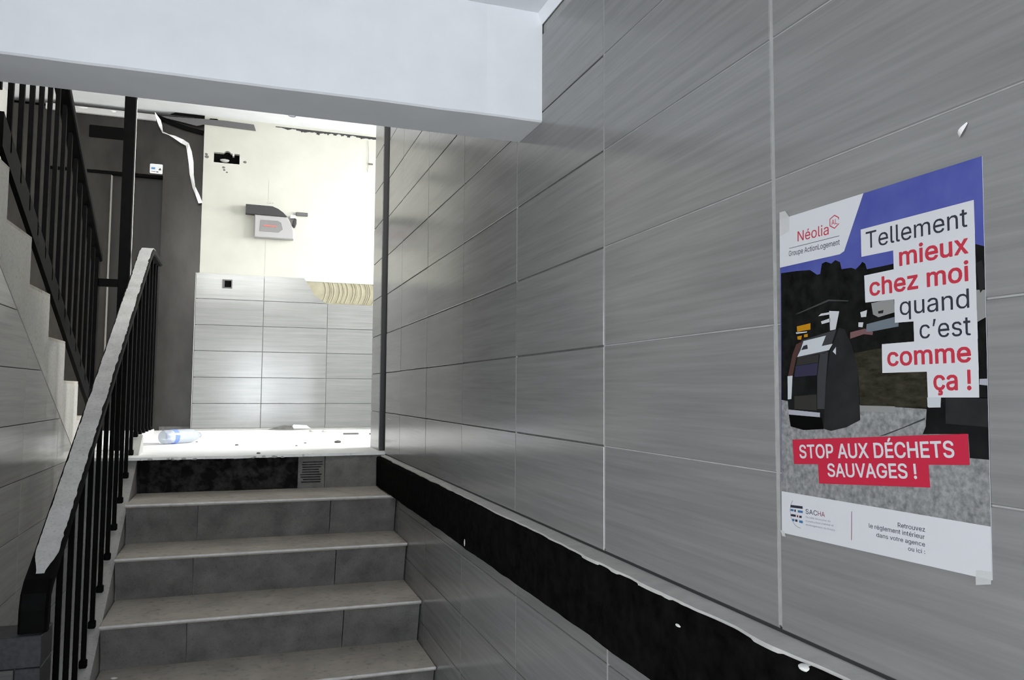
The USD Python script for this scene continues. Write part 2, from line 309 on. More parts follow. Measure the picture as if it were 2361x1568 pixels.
# ------------------------------------------------------------------ far wall: plaster above, tiles below
wf = thing('wall_far', 'cream plaster wall at the back of the landing, tiled in grey on its lower part', kind='structure')
hole = sbox(-0.267, 1.822, -0.072, 1.905).union(shapely.Point(-0.165, 1.893).buffer(0.030)).difference(sbox(-0.126, 1.885, -0.112, 1.93))
cream = sbox(-0.343, 0.90, 2.4, ZH).difference(hole)
part(wf, 'plaster', plate('far', cream, -YF - 0.05, 0.05, 0), 'plaster_cream')
part(wf, 'masonry', bx(-0.35, 2.4, YF + 0.05, YF + 0.30, -0.6, ZH), 'grout_dark')
part(wf, 'lower_masonry', bx(-0.352, 2.4, YF + 0.006, YF + 0.05, -0.33, 0.93), 'grout')
zf = [0.926, 0.722, 0.515, 0.310, 0.103, -0.103, -0.300]
xf = [-0.367, 0.1445, 0.649, 1.154, 1.66, 2.16, 2.40]
for i in range(6):
    for j in range(6):
        x0, x1, z1, z0 = xf[i], xf[i + 1], zf[j], zf[j + 1]
        if j == 0 and i >= 2: continue
        p = [(x0 + .002, z0 + .0018), (x1 - .002, z0 + .0018), (x1 - .002, z1 - .0018), (x0 + .002, z1 - .0018)]
        if (i, j) == (1, 0):
            p = [(x0 + .002, z0 + .0018), (0.640, z0 + .0018), (0.622, 0.735), (0.575, 0.765), (0.535, 0.790), (0.520, 0.830), (0.497, 0.858), (0.475, 0.895), (0.455, z1 - .0018), (x0 + .002, z1 - .0018)]
        if (i, j) == (0, 0): p = Polygon(p).difference(sbox(-0.165, 0.818, -0.105, 0.874))
        part(wf, 'tile', plate('far', p, -YF - 0.006, 0.008, 0.0012), 'tile_far')
part(wf, 'tile_edge', plate('far', [(-0.372, -0.30), (-0.367, -0.30), (-0.367, 0.926), (-0.372, 0.926)], -YF - 0.04, 0.041, 0), 'mortar')
# combed adhesive where the tile came off: ridges in arcs
ad = sbox(0.45, 0.722, 2.4, 0.926)
part(wf, 'adhesive_bed', plate('far', ad, -YF - 0.006, 0.002, 0), 'mortar_yellow')
rid = []
for k in range(64):
    xk = 0.60 + 0.027 * k
    pts = [(xk + 0.035 * math.sin(2.6 * s + 0.2) + 0.012 * math.sin(k * 1.7), YF + 0.0035, 0.732 + 0.18 * s) for s in np.linspace(0, 1, 7)]
    rid.append(sweep(pts, rrect(0.010, 0.006, 0.002), up=(1, 0, 0)))
part(wf, 'adhesive_ridges', cat_(rid), 'mortar_yellow', label='combed yellow adhesive ridges', kind='stuff')
# electric box cut-outs
part(wf, 'box_cavity', cat_([bx(-0.30, -0.04, YF + 0.045, YF + 0.05, 1.80, 1.93)]), 'dark_void', label='black electric box cut-out')
part(wf, 'box_plug', blob((-0.185, YF + 0.03, 1.85), 0.022, 5, (1.6, 0.6, 0.7)), 'mortar')
part(wf, 'socket_frame', plate('far', sbox(-0.172, 0.811, -0.098, 0.881).difference(sbox(-0.155, 0.820, -0.106, 0.872)), -YF - 0.004, 0.010, 0), 'grey_plastic')
part(wf, 'socket_cavity', bx(-0.16, -0.10, YF + 0.001, YF + 0.0055, 0.815, 0.876), 'dark_void')
sm = [blob((x, YF - 0.0005, z), r, s, (1.3, 0.12, 1)) for x, z, r, s in ((-0.318, 1.86, 0.012, 1), (-0.322, 1.88, 0.008, 2), (-0.03, 1.845, 0.010, 3), (-0.19, 1.785, 0.009, 4), (-0.185, 1.765, 0.007, 5), (-0.165, 1.748, 0.006, 6))]
part(wf, 'damage_marks', cat_(sm), 'rubble', kind='stuff')
part(wf, 'crack', cat_([plate('far', [(0.145, 0.94), (0.1475, 0.94), (0.149, 1.23), (0.1465, 1.23)], -YF, 0.0008, 0), plate('far', [(0.158, 1.49), (0.160, 1.49), (0.161, 1.72), (0.159, 1.72)], -YF, 0.0008, 0)]), 'mortar')
part(wf, 'loose_wire', sweep([(0.955 + 0.006 * math.sin(3 * t), YF - 0.006, 2.13 - 0.27 * t) for t in np.linspace(0, 1, 12)], rrect(0.0022, 0.0022, 0.0005)), 'rubble')
part(wf, 'wall_hook', bx(0.965, 1.00, YF - 0.012, YF, 1.925, 1.937, 0.002), 'grey_plastic')
# ragged gap under the ceiling
rg = []
for k in range(70):
    x = 0.20 + k * 0.0126; h = 0.004 + 0.020 * max(0, meshkit.noise(np.array([k * 0.45, 0.3, 0.1]), 4) - 0.35) * 2 + (0.012 if 0.40 < x < 0.62 else 0)
    rg.append(bx(x, x + 0.0127, YF - 0.0015, YF + 0.002, 2.165 - h * rng.uniform(0.6, 1.0), 2.169))
part(wf, 'ragged_gap', cat_(rg), 'dark_plastic', kind='stuff')
# skirting of bare mortar at the foot
part(wf, 'mortar_foot', bx(-0.367, 2.4, YF - 0.010, YF + 0.02, ZL, -0.300, 0.003), 'mortar')

# ------------------------------------------------------------------ lift front, left of the far wall
YM = YF + 0.035
lf = thing('lift_front', 'dull brown metal lift front left of the cream wall, behind the railings', 'lift')
op = sbox(-1.42, ZL + 0.0, -0.636, 1.685)
front = sbox(XO, ZL, -0.345, 2.14).difference(op)
part(lf, 'cladding', plate('far', front, -YM - 0.02, 0.02, 0), 'lift_metal')
part(lf, 'joint_strip', bx(-0.634, -0.347, YM - 0.0015, YM, 1.682, 1.686), 'dark_plastic')
part(lf, 'door_leaf', bx(-1.42, -1.002, YM + 0.035, YM + 0.055, ZL, 1.685), 'lift_metal')
part(lf, 'leaf_edge', bx(-1.006, -0.998, YM + 0.028, YM + 0.06, ZL, 1.66), 'bright_edge', label='bright metal edge of the sliding leaf')
part(lf, 'door_leaf', bx(-1.0, -0.60, YM + 0.07, YM + 0.09, ZL, 1.685), 'lift_leaf_metal')
part(lf, 'header', bx(-1.44, -0.62, YM + 0.02, YM + 0.10, 1.668, 1.70), 'dark_void')  # black bar paints the shadow at the top of the door opening
part(lf, 'jamb', bx(-0.636, -0.60, YM + 0.018, YM + 0.10, ZL, 1.685), 'lift_leaf_metal')
part(lf, 'jamb', bx(-1.46, -1.42, YM + 0.018, YM + 0.10, ZL, 1.685), 'lift_leaf_metal')
part(lf, 'indicator_panel', bx(-1.165, -0.90, YM - 0.008, YM + 0.01, 1.935, 2.03, 0.004), 'dark_void', label='dark rectangular floor indicator')
part(lf, 'shaft_back', bx(XO, -0.345, YM + 0.10, YM + 0.20, ZL - 0.1, ZH), 'dark_void')
part(lf, 'skirting', bx(-0.60, -0.365, YM - 0.006, YM + 0.004, ZL, ZL + 0.03), 'grout_dark')
st = thing('sticker', 'small white sticker with blue print on the brown lift front', 'sticker')
part(st, 'backing', plate('far', sbox(-0.732, 1.695, -0.640, 1.772).buffer(-0.008).buffer(0.008), -YM - 0.0, 0.0012, 0), 'sticker_white')
part(st, 'blue_print', plate('far', sbox(-0.722, 1.728, -0.694, 1.744), -YM + 0.0012, 0.0004, 0), 'sticker_blue')
part(st, 'black_print', cat_([plate('far', sbox(-0.668, 1.724, -0.652, 1.734), -YM + 0.0012, 0.0004, 0), plate('far', sbox(-0.662, 1.734, -0.655, 1.741), -YM + 0.0012, 0.0004, 0), plate('far', sbox(-0.722, 1.709, -0.690, 1.712), -YM + 0.0012, 0.0004, 0), plate('far', sbox(-0.685, 1.706, -0.670, 1.713), -YM + 0.0012, 0.0004, 0)]), 'dark_plastic')

# cable trunking along the top and the torn pieces beside it
tk = thing('cable_trunking', 'pale grey cable trunking along the top of the lift front, torn at its right end', 'trunking')
part(tk, 'channel', bx(-1.46, -0.70, YM - 0.03, YM - 0.0008, 2.112, 2.160, 0.003), 'pale_plastic')
part(tk, 'cover_gap', bx(-1.46, -0.70, YM - 0.031, YM - 0.028, 2.1575, 2.163), 'dark_plastic')
part(tk, 'torn_lip', blob((-1.21, YM - 0.03, 2.150), 0.014, 8, (2.4, 0.4, 0.5)), 'ribbon_white')
part(tk, 'torn_lip', blob((-1.00, YM - 0.03, 2.146), 0.010, 9, (1.8, 0.4, 0.7)), 'ribbon_white')
pts = [(-0.70 + 0.35 * t, YM - 0.016, 2.15 - 0.095 * t - 0.012 * math.sin(math.pi * t)) for t in np.linspace(0, 1, 12)]
solo('sagging_cable', sweep(pts, rrect(0.022, 0.034, 0.008), up=(0, 1, 0)), 'dark_void', 'thick black cable sagging above the white ribbon, left of the cream wall', 'cable')
fl = thing('torn_facing', 'grey torn strip of facing hanging under the ceiling above the cream wall', 'facing strip')
part(fl, 'flap', plate('far', [(-0.66, 2.146), (-0.36, 2.160), (-0.20, 2.166), (0.03, 2.160), (0.047, 2.110), (-0.343, 2.118), (-0.40, 2.098), (-0.50, 2.115), (-0.62, 2.133)], -YF + 0.003, 0.006, 0), 'grey_plastic')
part(fl, 'gap', plate('far', [(-0.60, 2.166), (-0.345, 2.166), (-0.345, 2.186), (-0.56, 2.186)], -YF + 0.004, 0.007, 0), 'dark_void')
part(fl, 'gap', plate('far', [(-0.31, 2.162), (-0.24, 2.164), (-0.25, 2.172), (-0.30, 2.170)], -YF + 0.010, 0.002, 0), 'dark_void')
# white ribbon of peeled tape
rb = [(-0.704, 2.163, .004), (-0.675, 2.105, .030), (-0.66, 2.06, .024), (-0.644, 2.012, .008), (-0.60, 1.998, .006), (-0.56, 1.985, .026), (-0.50, 1.955, .034), (-0.463, 1.935, .028), (-0.446, 1.88, .034), (-0.432, 1.80, .036), (-0.424, 1.70, .030), (-0.405, 1.60, .022), (-0.375, 1.535, .028), (-0.352, 1.475, .030)]
v = []
for i, (x, z, w) in enumerate(rb):
    a, b = rb[max(0, i - 1)], rb[min(len(rb) - 1, i + 1)]; d = np.array([b[0] - a[0], b[1] - a[1]]); d /= np.linalg.norm(d); q = np.array([-d[1], d[0]])
    tw = 0.010 * math.sin(i * 1.6)
    for sgn in (-1, 1):
        for dy in (0.0, 0.0012): v.append((x + q[0] * w / 2 * sgn, YF - 0.028 + tw * sgn + dy, z + q[1] * w / 2 * sgn))
f = []
for i in range(len(rb) - 1):
    a, b = 4 * i, 4 * i + 4
    for p, q in ((0, 2), (2, 3), (3, 1), (1, 0)): f += [(a + p, b + p, b + q), (a + p, b + q, a + q)]
rm = trimesh.Trimesh(np.array(v), np.array(f), process=False)
solo('hanging_ribbon', rm, 'ribbon_white', 'twisted white ribbon of peeled tape hanging at the left edge of the cream wall', 'ribbon')

# emergency lamp on the cream wall
lm = thing('wall_lamp', 'damaged grey emergency lamp with a red light, on the cream wall', 'lamp')
arc = [(0.32 + 0.056 * math.cos(t), 1.33 + 0.084 * math.sin(t)) for t in np.linspace(math.radians(90), 0, 7)]
part(lm, 'housing', plate('far', [(0.056, 1.231), (0.362, 1.231), (0.362, 1.29), (0.35, 1.335), (0.33, 1.375), (0.305, 1.412), (0.056, 1.414)], -YF, 0.055, 0.006), 'lamp_housing')
part(lm, 'window', plate('far', [(0.098, 1.280), (0.245, 1.278), (0.275, 1.305), (0.262, 1.358), (0.235, 1.372), (0.105, 1.372)], -YF + 0.055, 0.003, 0), 'lamp_window')
part(lm, 'red_light', bx(0.125, 0.225, YF - 0.0615, YF - 0.058, 1.322, 1.330, 0.001), 'led_red', label='small red glow in the window')
tarc = [(0.19, 1.487), (0.235, 1.470), (0.275, 1.443), (0.303, 1.414)]
part(lm, 'top_shade', plate('far', [(-0.013, 1.416), (0.306, 1.409)] + tarc[::-1] + [(-0.013, 1.489)], -YF, 0.065, 0.0), 'dark_plastic', label='dark top shade cut in a curve')
part(lm, 'white_cable', bx(0.33, 0.375, YF - 0.05, YF - 0.004, 1.405, 1.432, 0.004), 'ribbon_white')
part(lm, 'clip', plate('far', [(0.35, 1.345), (0.372, 1.335), (0.382, 1.36), (0.382, 1.395), (0.372, 1.405), (0.355, 1.385)], -YF, 0.06, 0.004), 'dark_plastic')
br = thing('wall_bracket', 'small dark bar fixed on the cream wall right of the lamp', 'bracket')
part(br, 'bar', bx(0.378, 0.474, YF - 0.020, YF, 1.437, 1.466, 0.004), 'grey_plastic')
part(br, 'screw', bx(0.362, 0.378, YF - 0.010, YF, 1.446, 1.454, 0.002), 'pale_plastic')
part(br, 'screw_mark', cat_([blob((x, YF, z), 0.006, k, (1.4, .3, .8)) for k, (x, z) in enumerate(((0.155, 1.527), (0.175, 1.526), (0.195, 1.528)))]), 'mortar')

# ------------------------------------------------------------------ floors, ceilings, beam
fl1 = thing('floor', 'bright pale landing floor with a broken front edge, at the top of the lower stairs', kind='structure')
xs_ = np.linspace(-0.455, XR, 110); edge = [(float(x), 3.995 + 0.05 * (x + 0.455) / 1.16 + 0.034 * (meshkit.fbm(np.array([x * 11, 2.2, 0.5]), 5, 3) - 0.5) * 2 - (0.015 if x < 0.3 else 0)) for x in xs_]
lp = edge + [(XR + 0.02, 4.12), (XR + 0.02, 4.44), (2.3, 4.44), (2.3, YF + 0.02), (XO, YF + 0.13), (XO, 4.0), (XL - 0.01, 4.0), (-0.53, 4.0)]
part(fl1, 'screed', prism(lp, ZL - 0.013, ZL, 'z'), 'landing_floor')
part(fl1, 'slab', prism([(-0.50, 4.11), (XR + 0.01, 4.11), (XR + 0.02, 4.44), (2.3, 4.44), (2.3, YF + 0.02), (XO, YF + 0.13), (XO, 4.35), (-0.50, 4.35)], ZL - 0.20, ZL - 0.013, 'z'), 'mortar')
er = random.Random(5); lumps = []
for k in range(90):
    x = -0.44 + 0.80 * er.random(); i = int((x + 0.455) / 1.16 * 109); r = 0.003 + 0.006 * er.random() ** 2
    lumps.append(blob((x, edge[i][1] + 0.004 + 0.012 * er.random(), ZL - 0.006 - 0.006 * er.random()), r, k, (1.6, 1, .8), sub=1))
part(fl1, 'broken_edge', cat_(lumps), 'mortar', label='crumbled mortar along the broken front edge', kind='stuff')
part(fl1, 'floor_joint', bx(-0.69, -0.45, 5.02, 5.03, ZL, ZL + 0.0015), 'rubble')
solo('floor_001', bx(-3.0, 0.95, YB - 1.5, 4.1, ZG - 0.15, ZG), 'hall_floor', 'grey floor of the lower hall where the stairs begin', kind='structure')
zc = lambda x: 0.962
bm = thing('ceiling', 'white plastered ceiling and beam over the lower hall, crossing the top of the view', kind='structure')
part(bm, 'slab', bx(-3.0, XR + 0.02, YB - 0.3, 2.0, 0.975, 1.198), 'plaster_white')
xb = np.linspace(-3.0, XR - 0.0, 150); wv = ragged(xb, 21, 0.0022); wv2 = ragged(xb, 23, 0.003)
vb = []
for x, a, b in zip(xb, wv, wv2):
    vb += [(x, 1.822 + a, 0.990), (x, 1.821 + a, 0.694 + b * 0.6), (x, 1.826 + a, 0.690 + b * 0.5), (x, 1.996 + b, 0.690 + b * 0.3), (x, 2.0 + b, 0.694), (x, 2.0, 0.990)]
n = 6; f = []
for i in range(len(xb) - 1):
    for j in range(n):
        k = (j + 1) % n; f += [(i * n + j, i * n + k, (i + 1) * n + k), (i * n + j, (i + 1) * n + k, (i + 1) * n + j)]
f += [(0, j + 1, j) for j in range(1, n - 1)]; o = (len(xb) - 1) * n; f += [(o, o + j, o + j + 1) for j in range(1, n - 1)]
bmm = trimesh.Trimesh(np.array(vb), np.array(f), process=False); bmm.fix_normals()
part(bm, 'beam', bmm, 'plaster_white')
part(bm, 'cove', prism([(XR - 0.012, 0.976), (XR, 0.976), (XR, 0.945), (XR - 0.002, 0.945)], YB, 1.822, 'y'), 'plaster_white')
part(bm, 'paint_drip', blob((0.10, 1.998, 0.690), 0.006, 12, (1.5, 1, .5)), 'plaster_white')
solo('ceiling_001', bx(XO, 2.4, 2.0, YF + 0.3, ZH, ZH + 0.15), 'plaster_white', 'white ceiling over the landing, seen as a bright strip under the beam', kind='structure')
# other walls that close the place
solo('wall_outer', bx(XO - 0.15, XO, 1.0, YF + 0.2, ZG, ZH), 'plaster_string', 'pale outer wall beside the upper stairs, at the left edge', kind='structure')
solo('wall_under', bx(XO, 0.95, 4.36, 4.46, ZG, ZL - 0.03), 'plaster_string', 'dim wall below the landing edge, seen through the gap between the two flights', kind='structure')
wu = thing('wall_upper', 'white wall closing the stairwell above the beam', kind='structure')
part(wu, 'plaster', prism(sbox(XO, 1.198, XR + 0.02, ZH).difference(sbox(-0.68, 1.27, 0.66, 2.15)), 1.85, 2.0, 'y'), 'plaster_white')
w1 = thing('window_1', 'unseen window added in the wall above the beam to light the stairs', kind='structure')  # window added to carry the fill light for the stairs
part(w1, 'frame', prism(sbox(-0.68, 1.27, 0.66, 2.15).difference(sbox(-0.64, 1.31, -0.03, 2.11)).difference(sbox(0.01, 1.31, 0.62, 2.11)), 1.88, 1.92, 'y'), 'door_frame')
part(w1, 'pane', bx(-0.65, -0.02, 1.898, 1.902, 1.30, 2.12), 'glass'); part(w1, 'pane', bx(0.0, 0.63, 1.898, 1.902, 1.30, 2.12), 'glass')
wb = thing('wall_back', 'white wall of the lower hall behind the viewer', kind='structure')
wall = sbox(-3.0, ZG, XR + 0.01, 0.975).difference(sbox(-0.28, ZG, 0.68, 0.80))
part(wb, 'plaster', plate('back', wall, YB - 0.15, 0.15, 0), 'plaster_white')
d2 = thing('door_2', 'glazed door behind the viewer that lets daylight into the lower hall', kind='structure')
fr = sbox(-0.28, ZG, 0.68, 0.80).difference(sbox(-0.14, -0.60, 0.58, 0.66)).difference(sbox(-0.14, -1.58, 0.58, -0.74))
part(d2, 'frame', plate('back', fr, YB - 0.10, 0.05, 0), 'door_frame')
part(d2, 'lower_panel', bx(-0.15, 0.59, YB - 0.09, YB - 0.07, -1.60, -0.72), 'door_frame')
part(d2, 'pane', bx(-0.15, 0.59, YB - 0.08, YB - 0.075, -0.61, 0.67), 'glass')
for x in (0.10, 0.34): part(d2, 'glazing_bar', bx(x - 0.008, x + 0.008, YB - 0.09, YB - 0.065, -0.60, 0.66), 'door_frame')
for z in (-0.28, 0.04, 0.36): part(d2, 'glazing_bar', bx(-0.14, 0.58, YB - 0.09, YB - 0.065, z - 0.008, z + 0.008), 'door_frame')
d3 = thing('door_3', 'wide glazed door in the side wall of the lower hall, behind the viewer to the left', kind='structure')
fr = sbox(-1.90, ZG, 0.20, 0.75).difference(sbox(-1.84, ZG + 0.08, -0.88, 0.69)).difference(sbox(-0.82, ZG + 0.08, 0.14, 0.69))
part(d3, 'frame', prism(fr, -3.10, -3.05, 'x'), 'door_frame')
part(d3, 'pane', bx(-3.08, -3.075, -1.85, -0.87, ZG + 0.07, 0.70), 'glass'); part(d3, 'pane', bx(-3.08, -3.075, -0.83, 0.15, ZG + 0.07, 0.70), 'glass')
wh = thing('wall_hall', 'white side wall of the lower hall, out of view on the left', kind='structure')
part(wh, 'plaster', prism(sbox(YB - 0.15, ZG, 2.1, 0.975).difference(sbox(-1.90, ZG, 0.20, 0.75)), -3.15, -3.0, 'x'), 'plaster_white')
solo('wall_hall_001', bx(-3.0, XO, 2.002, 2.10, ZG, 0.975), 'plaster_white', 'white end wall of the lower hall behind the left wall', kind='structure')
# entrance vestibule right of the landing
ve = thing('wall_vestibule', 'pale wall of the entrance passage right of the landing', kind='structure')
part(ve, 'near_wall', bx(0.95, 2.4, 4.28, 4.43, ZG, ZH), 'plaster_white')
d1 = thing('door_1', 'glazed entrance door right of the landing, out of view', kind='structure')
fr = sbox(4.43, ZL, YF, ZH).difference(sbox(4.50, ZL + 0.10, 5.46, 1.95)).difference(sbox(5.54, ZL + 0.10, 6.50, 1.95))
part(d1, 'frame', prism(fr, 2.28, 2.34, 'x'), 'door_frame')
part(d1, 'pane', bx(2.305, 2.31, 4.49, 5.47, ZL + 0.09, 1.96), 'glass'); part(d1, 'pane', bx(2.305, 2.31, 5.53, 6.51, ZL + 0.09, 1.96), 'glass')
solo('ground', bx(2.34, 8, 1, 10, ZL - 0.25, ZL - 0.05), 'hall_floor', 'grey paving outside the entrance door', kind='structure')
solo('ground_001', bx(-3, 4, YB - 6, YB - 1.5, ZG - 0.25, ZG - 0.05), 'hall_floor', 'grey paving outside the back door', kind='structure')

# ------------------------------------------------------------------ lower flight
sc = thing('staircase', 'worn grey stone stairs climbing between the right wall and the railing up to the landing', 'stairs')
SL, SR = -0.455, XR
for k in range(0, 8):
    yn = NY[k]; z = ZL - RISE * k; zn = z - RISE; yb = yn + 0.072            # riser leans back under the nosing
    if k > 0:
        ybk = NY[k - 1] + 0.075
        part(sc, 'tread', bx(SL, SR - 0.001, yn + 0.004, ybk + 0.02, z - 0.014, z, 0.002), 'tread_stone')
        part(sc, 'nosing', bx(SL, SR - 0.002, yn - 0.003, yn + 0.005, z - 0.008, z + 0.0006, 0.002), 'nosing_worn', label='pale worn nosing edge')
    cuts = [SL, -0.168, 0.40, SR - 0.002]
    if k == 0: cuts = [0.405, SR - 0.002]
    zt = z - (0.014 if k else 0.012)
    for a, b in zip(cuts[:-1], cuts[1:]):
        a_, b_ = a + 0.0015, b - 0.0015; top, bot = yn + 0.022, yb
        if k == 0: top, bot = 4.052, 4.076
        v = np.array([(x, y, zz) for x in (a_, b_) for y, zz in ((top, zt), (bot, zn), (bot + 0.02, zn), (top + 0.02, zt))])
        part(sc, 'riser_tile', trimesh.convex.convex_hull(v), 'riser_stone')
# bare top riser: black adhesive, one glued scrap with ridges
gx, gz = np.linspace(SL, 0.285, 75), np.linspace(ZL - 0.012, ZL - RISE, 20)
G = np.array([[(x, 4.062 + 0.1 * (ZL - z) + 0.012 * (meshkit.fbm(np.array([x * 16, z * 22, 0.2]), 4, 9) - 0.5) * 2, z) for x in gx] for z in gz]); ny_, nx_ = G.shape[:2]
back = G.copy(); back[..., 1] += 0.03
V = np.vstack([G.reshape(-1, 3), back.reshape(-1, 3)]); f = []; o = ny_ * nx_
for i in range(ny_ - 1):
    for j in range(nx_ - 1):
        a, b, c, d = i * nx_ + j, i * nx_ + j + 1, (i + 1) * nx_ + j + 1, (i + 1) * nx_ + j
        f += [(a, c, b), (a, d, c), (o + a, o + b, o + c), (o + a, o + c, o + d)]
part(sc, 'bare_riser', (V, np.array(f)), 'adhesive_black', label='bare black top riser where the tiles came off', smooth=True)
v = np.array([(x, y, z) for x in (0.275, 0.403) for y, z in ((4.056, ZL - 0.014), (4.076, ZL - RISE), (4.10, ZL - RISE), (4.09, ZL - 0.014))])
part(sc, 'riser_scrap', trimesh.convex.convex_hull(v), 'riser_stone')
rd = [bx(0.285 + 0.02 * rng.random(), 0.375 + 0.02 * rng.random(), 4.055 + 0.0012 * q, 4.066 + 0.0014 * q, ZL - 0.045 - 0.0125 * q, ZL - 0.0415 - 0.0125 * q, 0.001) for q in range(9)]
part(sc, 'glue_ridges', cat_(rd), 'adhesive_black', kind='stuff')
# concrete core
core = [(4.12, ZL - 0.03)]
pr = [(4.10, ZL - 0.03), (4.10, ZL - RISE - 0.02)]
for k in range(1, 8): pr += [(NY[k] + 0.09, ZL - RISE * k - 0.02), (NY[k] + 0.09, ZL - RISE * (k + 1) - 0.02)]
pr += [(NY[7] + 0.09, ZG), (2.60, ZG), (4.34, ZL - 0.36), (4.34, ZL - 0.03)]
part(sc, 'concrete_core', prism(pr, SL - 0.003, SR - 0.001, 'x'), 'string_paint')
# sloping string on the open side, level along the landing
def string_top(y): return min(nose_z(y) - 0.045, -0.222)
st_pts = [(2.41, string_top(2.41)), (4.27, -0.222), (4.30, -0.232), (4.30, ZL - 0.03), (4.14, ZL - 0.03), (4.10, ZL - 0.30), (2.41, ZG)]
part(sc, 'string', prism(st_pts, SL - 0.062, SL - 0.004, 'x'), 'string_paint', label='sloping plastered string at the open side')
part(sc, 'crumb', blob((-0.395, 3.10, -1.006), 0.008, 4, (1.4, 1, .5)), 'chip_white')

# pedestal at the foot of the railing
pd = thing('pedestal', 'low tiled wall end with a dark granite border, at the foot of the railing', 'pedestal')
PY, PT = 2.285, -0.618
PR = SL - 0.004
part(pd, 'masonry', bx(XL, PR - 0.006, PY + 0.012, PY + 0.12, ZG, PT - 0.01), 'grout')
part(pd, 'border', bx(XL, PR, PY, PY + 0.12, PT - 0.078, PT, 0.002), 'granite_border')
part(pd, 'border', bx(PR - 0.058, PR, PY, PY + 0.118, ZG, PT - 0.079, 0.002), 'granite_border')
for z0, z1 in ((-0.86, PT - 0.08), (-1.06, -0.862), (-1.27, -1.062), (-1.48, -1.272), (ZG, -1.482)):
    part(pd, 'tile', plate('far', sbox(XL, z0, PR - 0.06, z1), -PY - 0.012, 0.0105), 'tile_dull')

# lower railing
def nodes_y(y0, step, y1):
    out = []; y = y0
    while y < y1 + 1e-6: out.append(y); y += step
    return out
rl = thing('stair_railing', 'black railing with a worn grey handrail along the lower stairs', 'railing')
XB = -0.487
hr = [(XB, 2.325, PT), (XB, 2.325, -0.565), (XB, 2.335, -0.53), (XB, 2.36, -0.505), (XB, 2.42, -0.472), (XB, 4.36, 0.690), (XB, 4.44, 0.722), (XB, 4.53, 0.728), (XB, 4.88, 0.728)]
part(rl, 'handrail', sweep(hr, rrect(0.066, 0.034, 0.006)), 'black_paint')
# worn top surface with a ragged outline
yy = np.concatenate([np.linspace(2.375, 4.36, 170), np.linspace(4.37, 4.88, 30)]); vb = []
hz = lambda y: np.interp(y, [2.36, 2.42, 4.36, 4.44, 4.53, 4.88], [-0.505, -0.472, 0.690, 0.722, 0.728, 0.728])
e0, e1 = ragged(yy * 3, 31, 0.006), ragged(yy * 3, 37, 0.006)
for i, y in enumerate(yy):
    sl = (hz(y + .01) - hz(y - .01)) / .02; nz, nyv = 1 / math.hypot(1, sl), -sl / math.hypot(1, sl)
    w = 0.0285 * min(1.0, 0.35 + (y - 2.375) * 9); lift = 0.0174
    a, b = -w + abs(e0[i]) * .8, w - abs(e1[i]) * (1.0 if y < 4.3 else .3)
    for x in (a, b):
        for q in (lift - 0.003, lift + 0.0006): vb.append((XB + x, y + nyv * q, hz(y) + nz * q))
f = []
for i in range(len(yy) - 1):
    a, b = 4 * i, 4 * i + 4
    for p, q in ((0, 2), (2, 3), (3, 1), (1, 0)): f += [(a + p, b + p, b + q), (a + p, b + q, a + q)]
wm = trimesh.Trimesh(np.array(vb), np.array(f), process=False); wm.fix_normals()
part(rl, 'worn_top', wm, 'worn_lit_grey', label='worn grey top of the handrail')
bw = 0.0075
def rail_z(y): return float(hz(y)) - 0.012
first = True
for y in nodes_y(2.471, 0.146, 4.86):
    zb = string_top(y) - 0.004 if y < 4.9 else ZL
    b = bx(XB - bw, XB + bw, y - bw, y + bw, zb, rail_z(y), 0.0015)
    foot = bx(XB - 0.012, XB + 0.012, y - 0.012, y + 0.012, zb - 0.004, zb + 0.022, 0.003)
    bp = part(rl, 'baluster', b, 'black_paint'); part(bp, 'collar', foot, 'black_paint')
part(rl, 'end_post', bx(XB - 0.012, XB + 0.012, 4.875, 4.925, -0.226, 0.72, 0.003), 'black_paint')
part(rl, 'bottom_rail', bx(XB - 0.014, XB + 0.014, 4.29, 4.95, -0.252, -0.224, 0.003), 'pale_plastic', label='pale bottom rail on the landing stretch')

# ------------------------------------------------------------------ upper flight
us = thing('staircase_001', 'upper stairs rising from the landing towards the left, seen from their side', 'stairs')
RU, GU, YU = 0.168, 0.3135, 4.40
prof = [(YU, ZL)]
for k in range(8):
    prof += [(YU - GU * k, ZL + RU * (k + 1)), (YU - GU * (k + 1) if k < 7 else 2.003, ZL + RU * (k + 1))]
prof[1:1] = []
dz = lambda y: 0.385 - 0.525 * (y - 2.785)
side = [(YU, ZL)] + [p for p in prof[1:]] + [(2.003, dz(2.003)), (4.10, dz(4.10)), (4.10, ZL)]
part(us, 'stringer', prism(side, XL - 0.10, XL, 'x'), 'plaster_string', label='plastered side with the stepped outline')
core = [(YU, ZL)] + [p for p in prof[1:]] + [(2.003, dz(2.003) + .03), (4.10, ZL - .002)]
part(us, 'concrete_core', prism(core, XO + 0.002, XL - 0.10, 'x'), 'string_paint')
for k in range(8):
    y1 = YU - GU * k; z = ZL + RU * (k + 1)
    y0 = y1 - GU if k < 7 else 2.005
    part(us, 'tread', bx(XO + 0.002, XL - 0.004, y0 - 0.001, y1 + 0.02, z - 0.002, z + 0.014, 0.002), 'tread_stone')
    part(us, 'riser_tile', bx(XO + 0.002, XL - 0.004, y1, y1 + 0.010, z - RU + 0.014, z - 0.003), 'riser_stone')

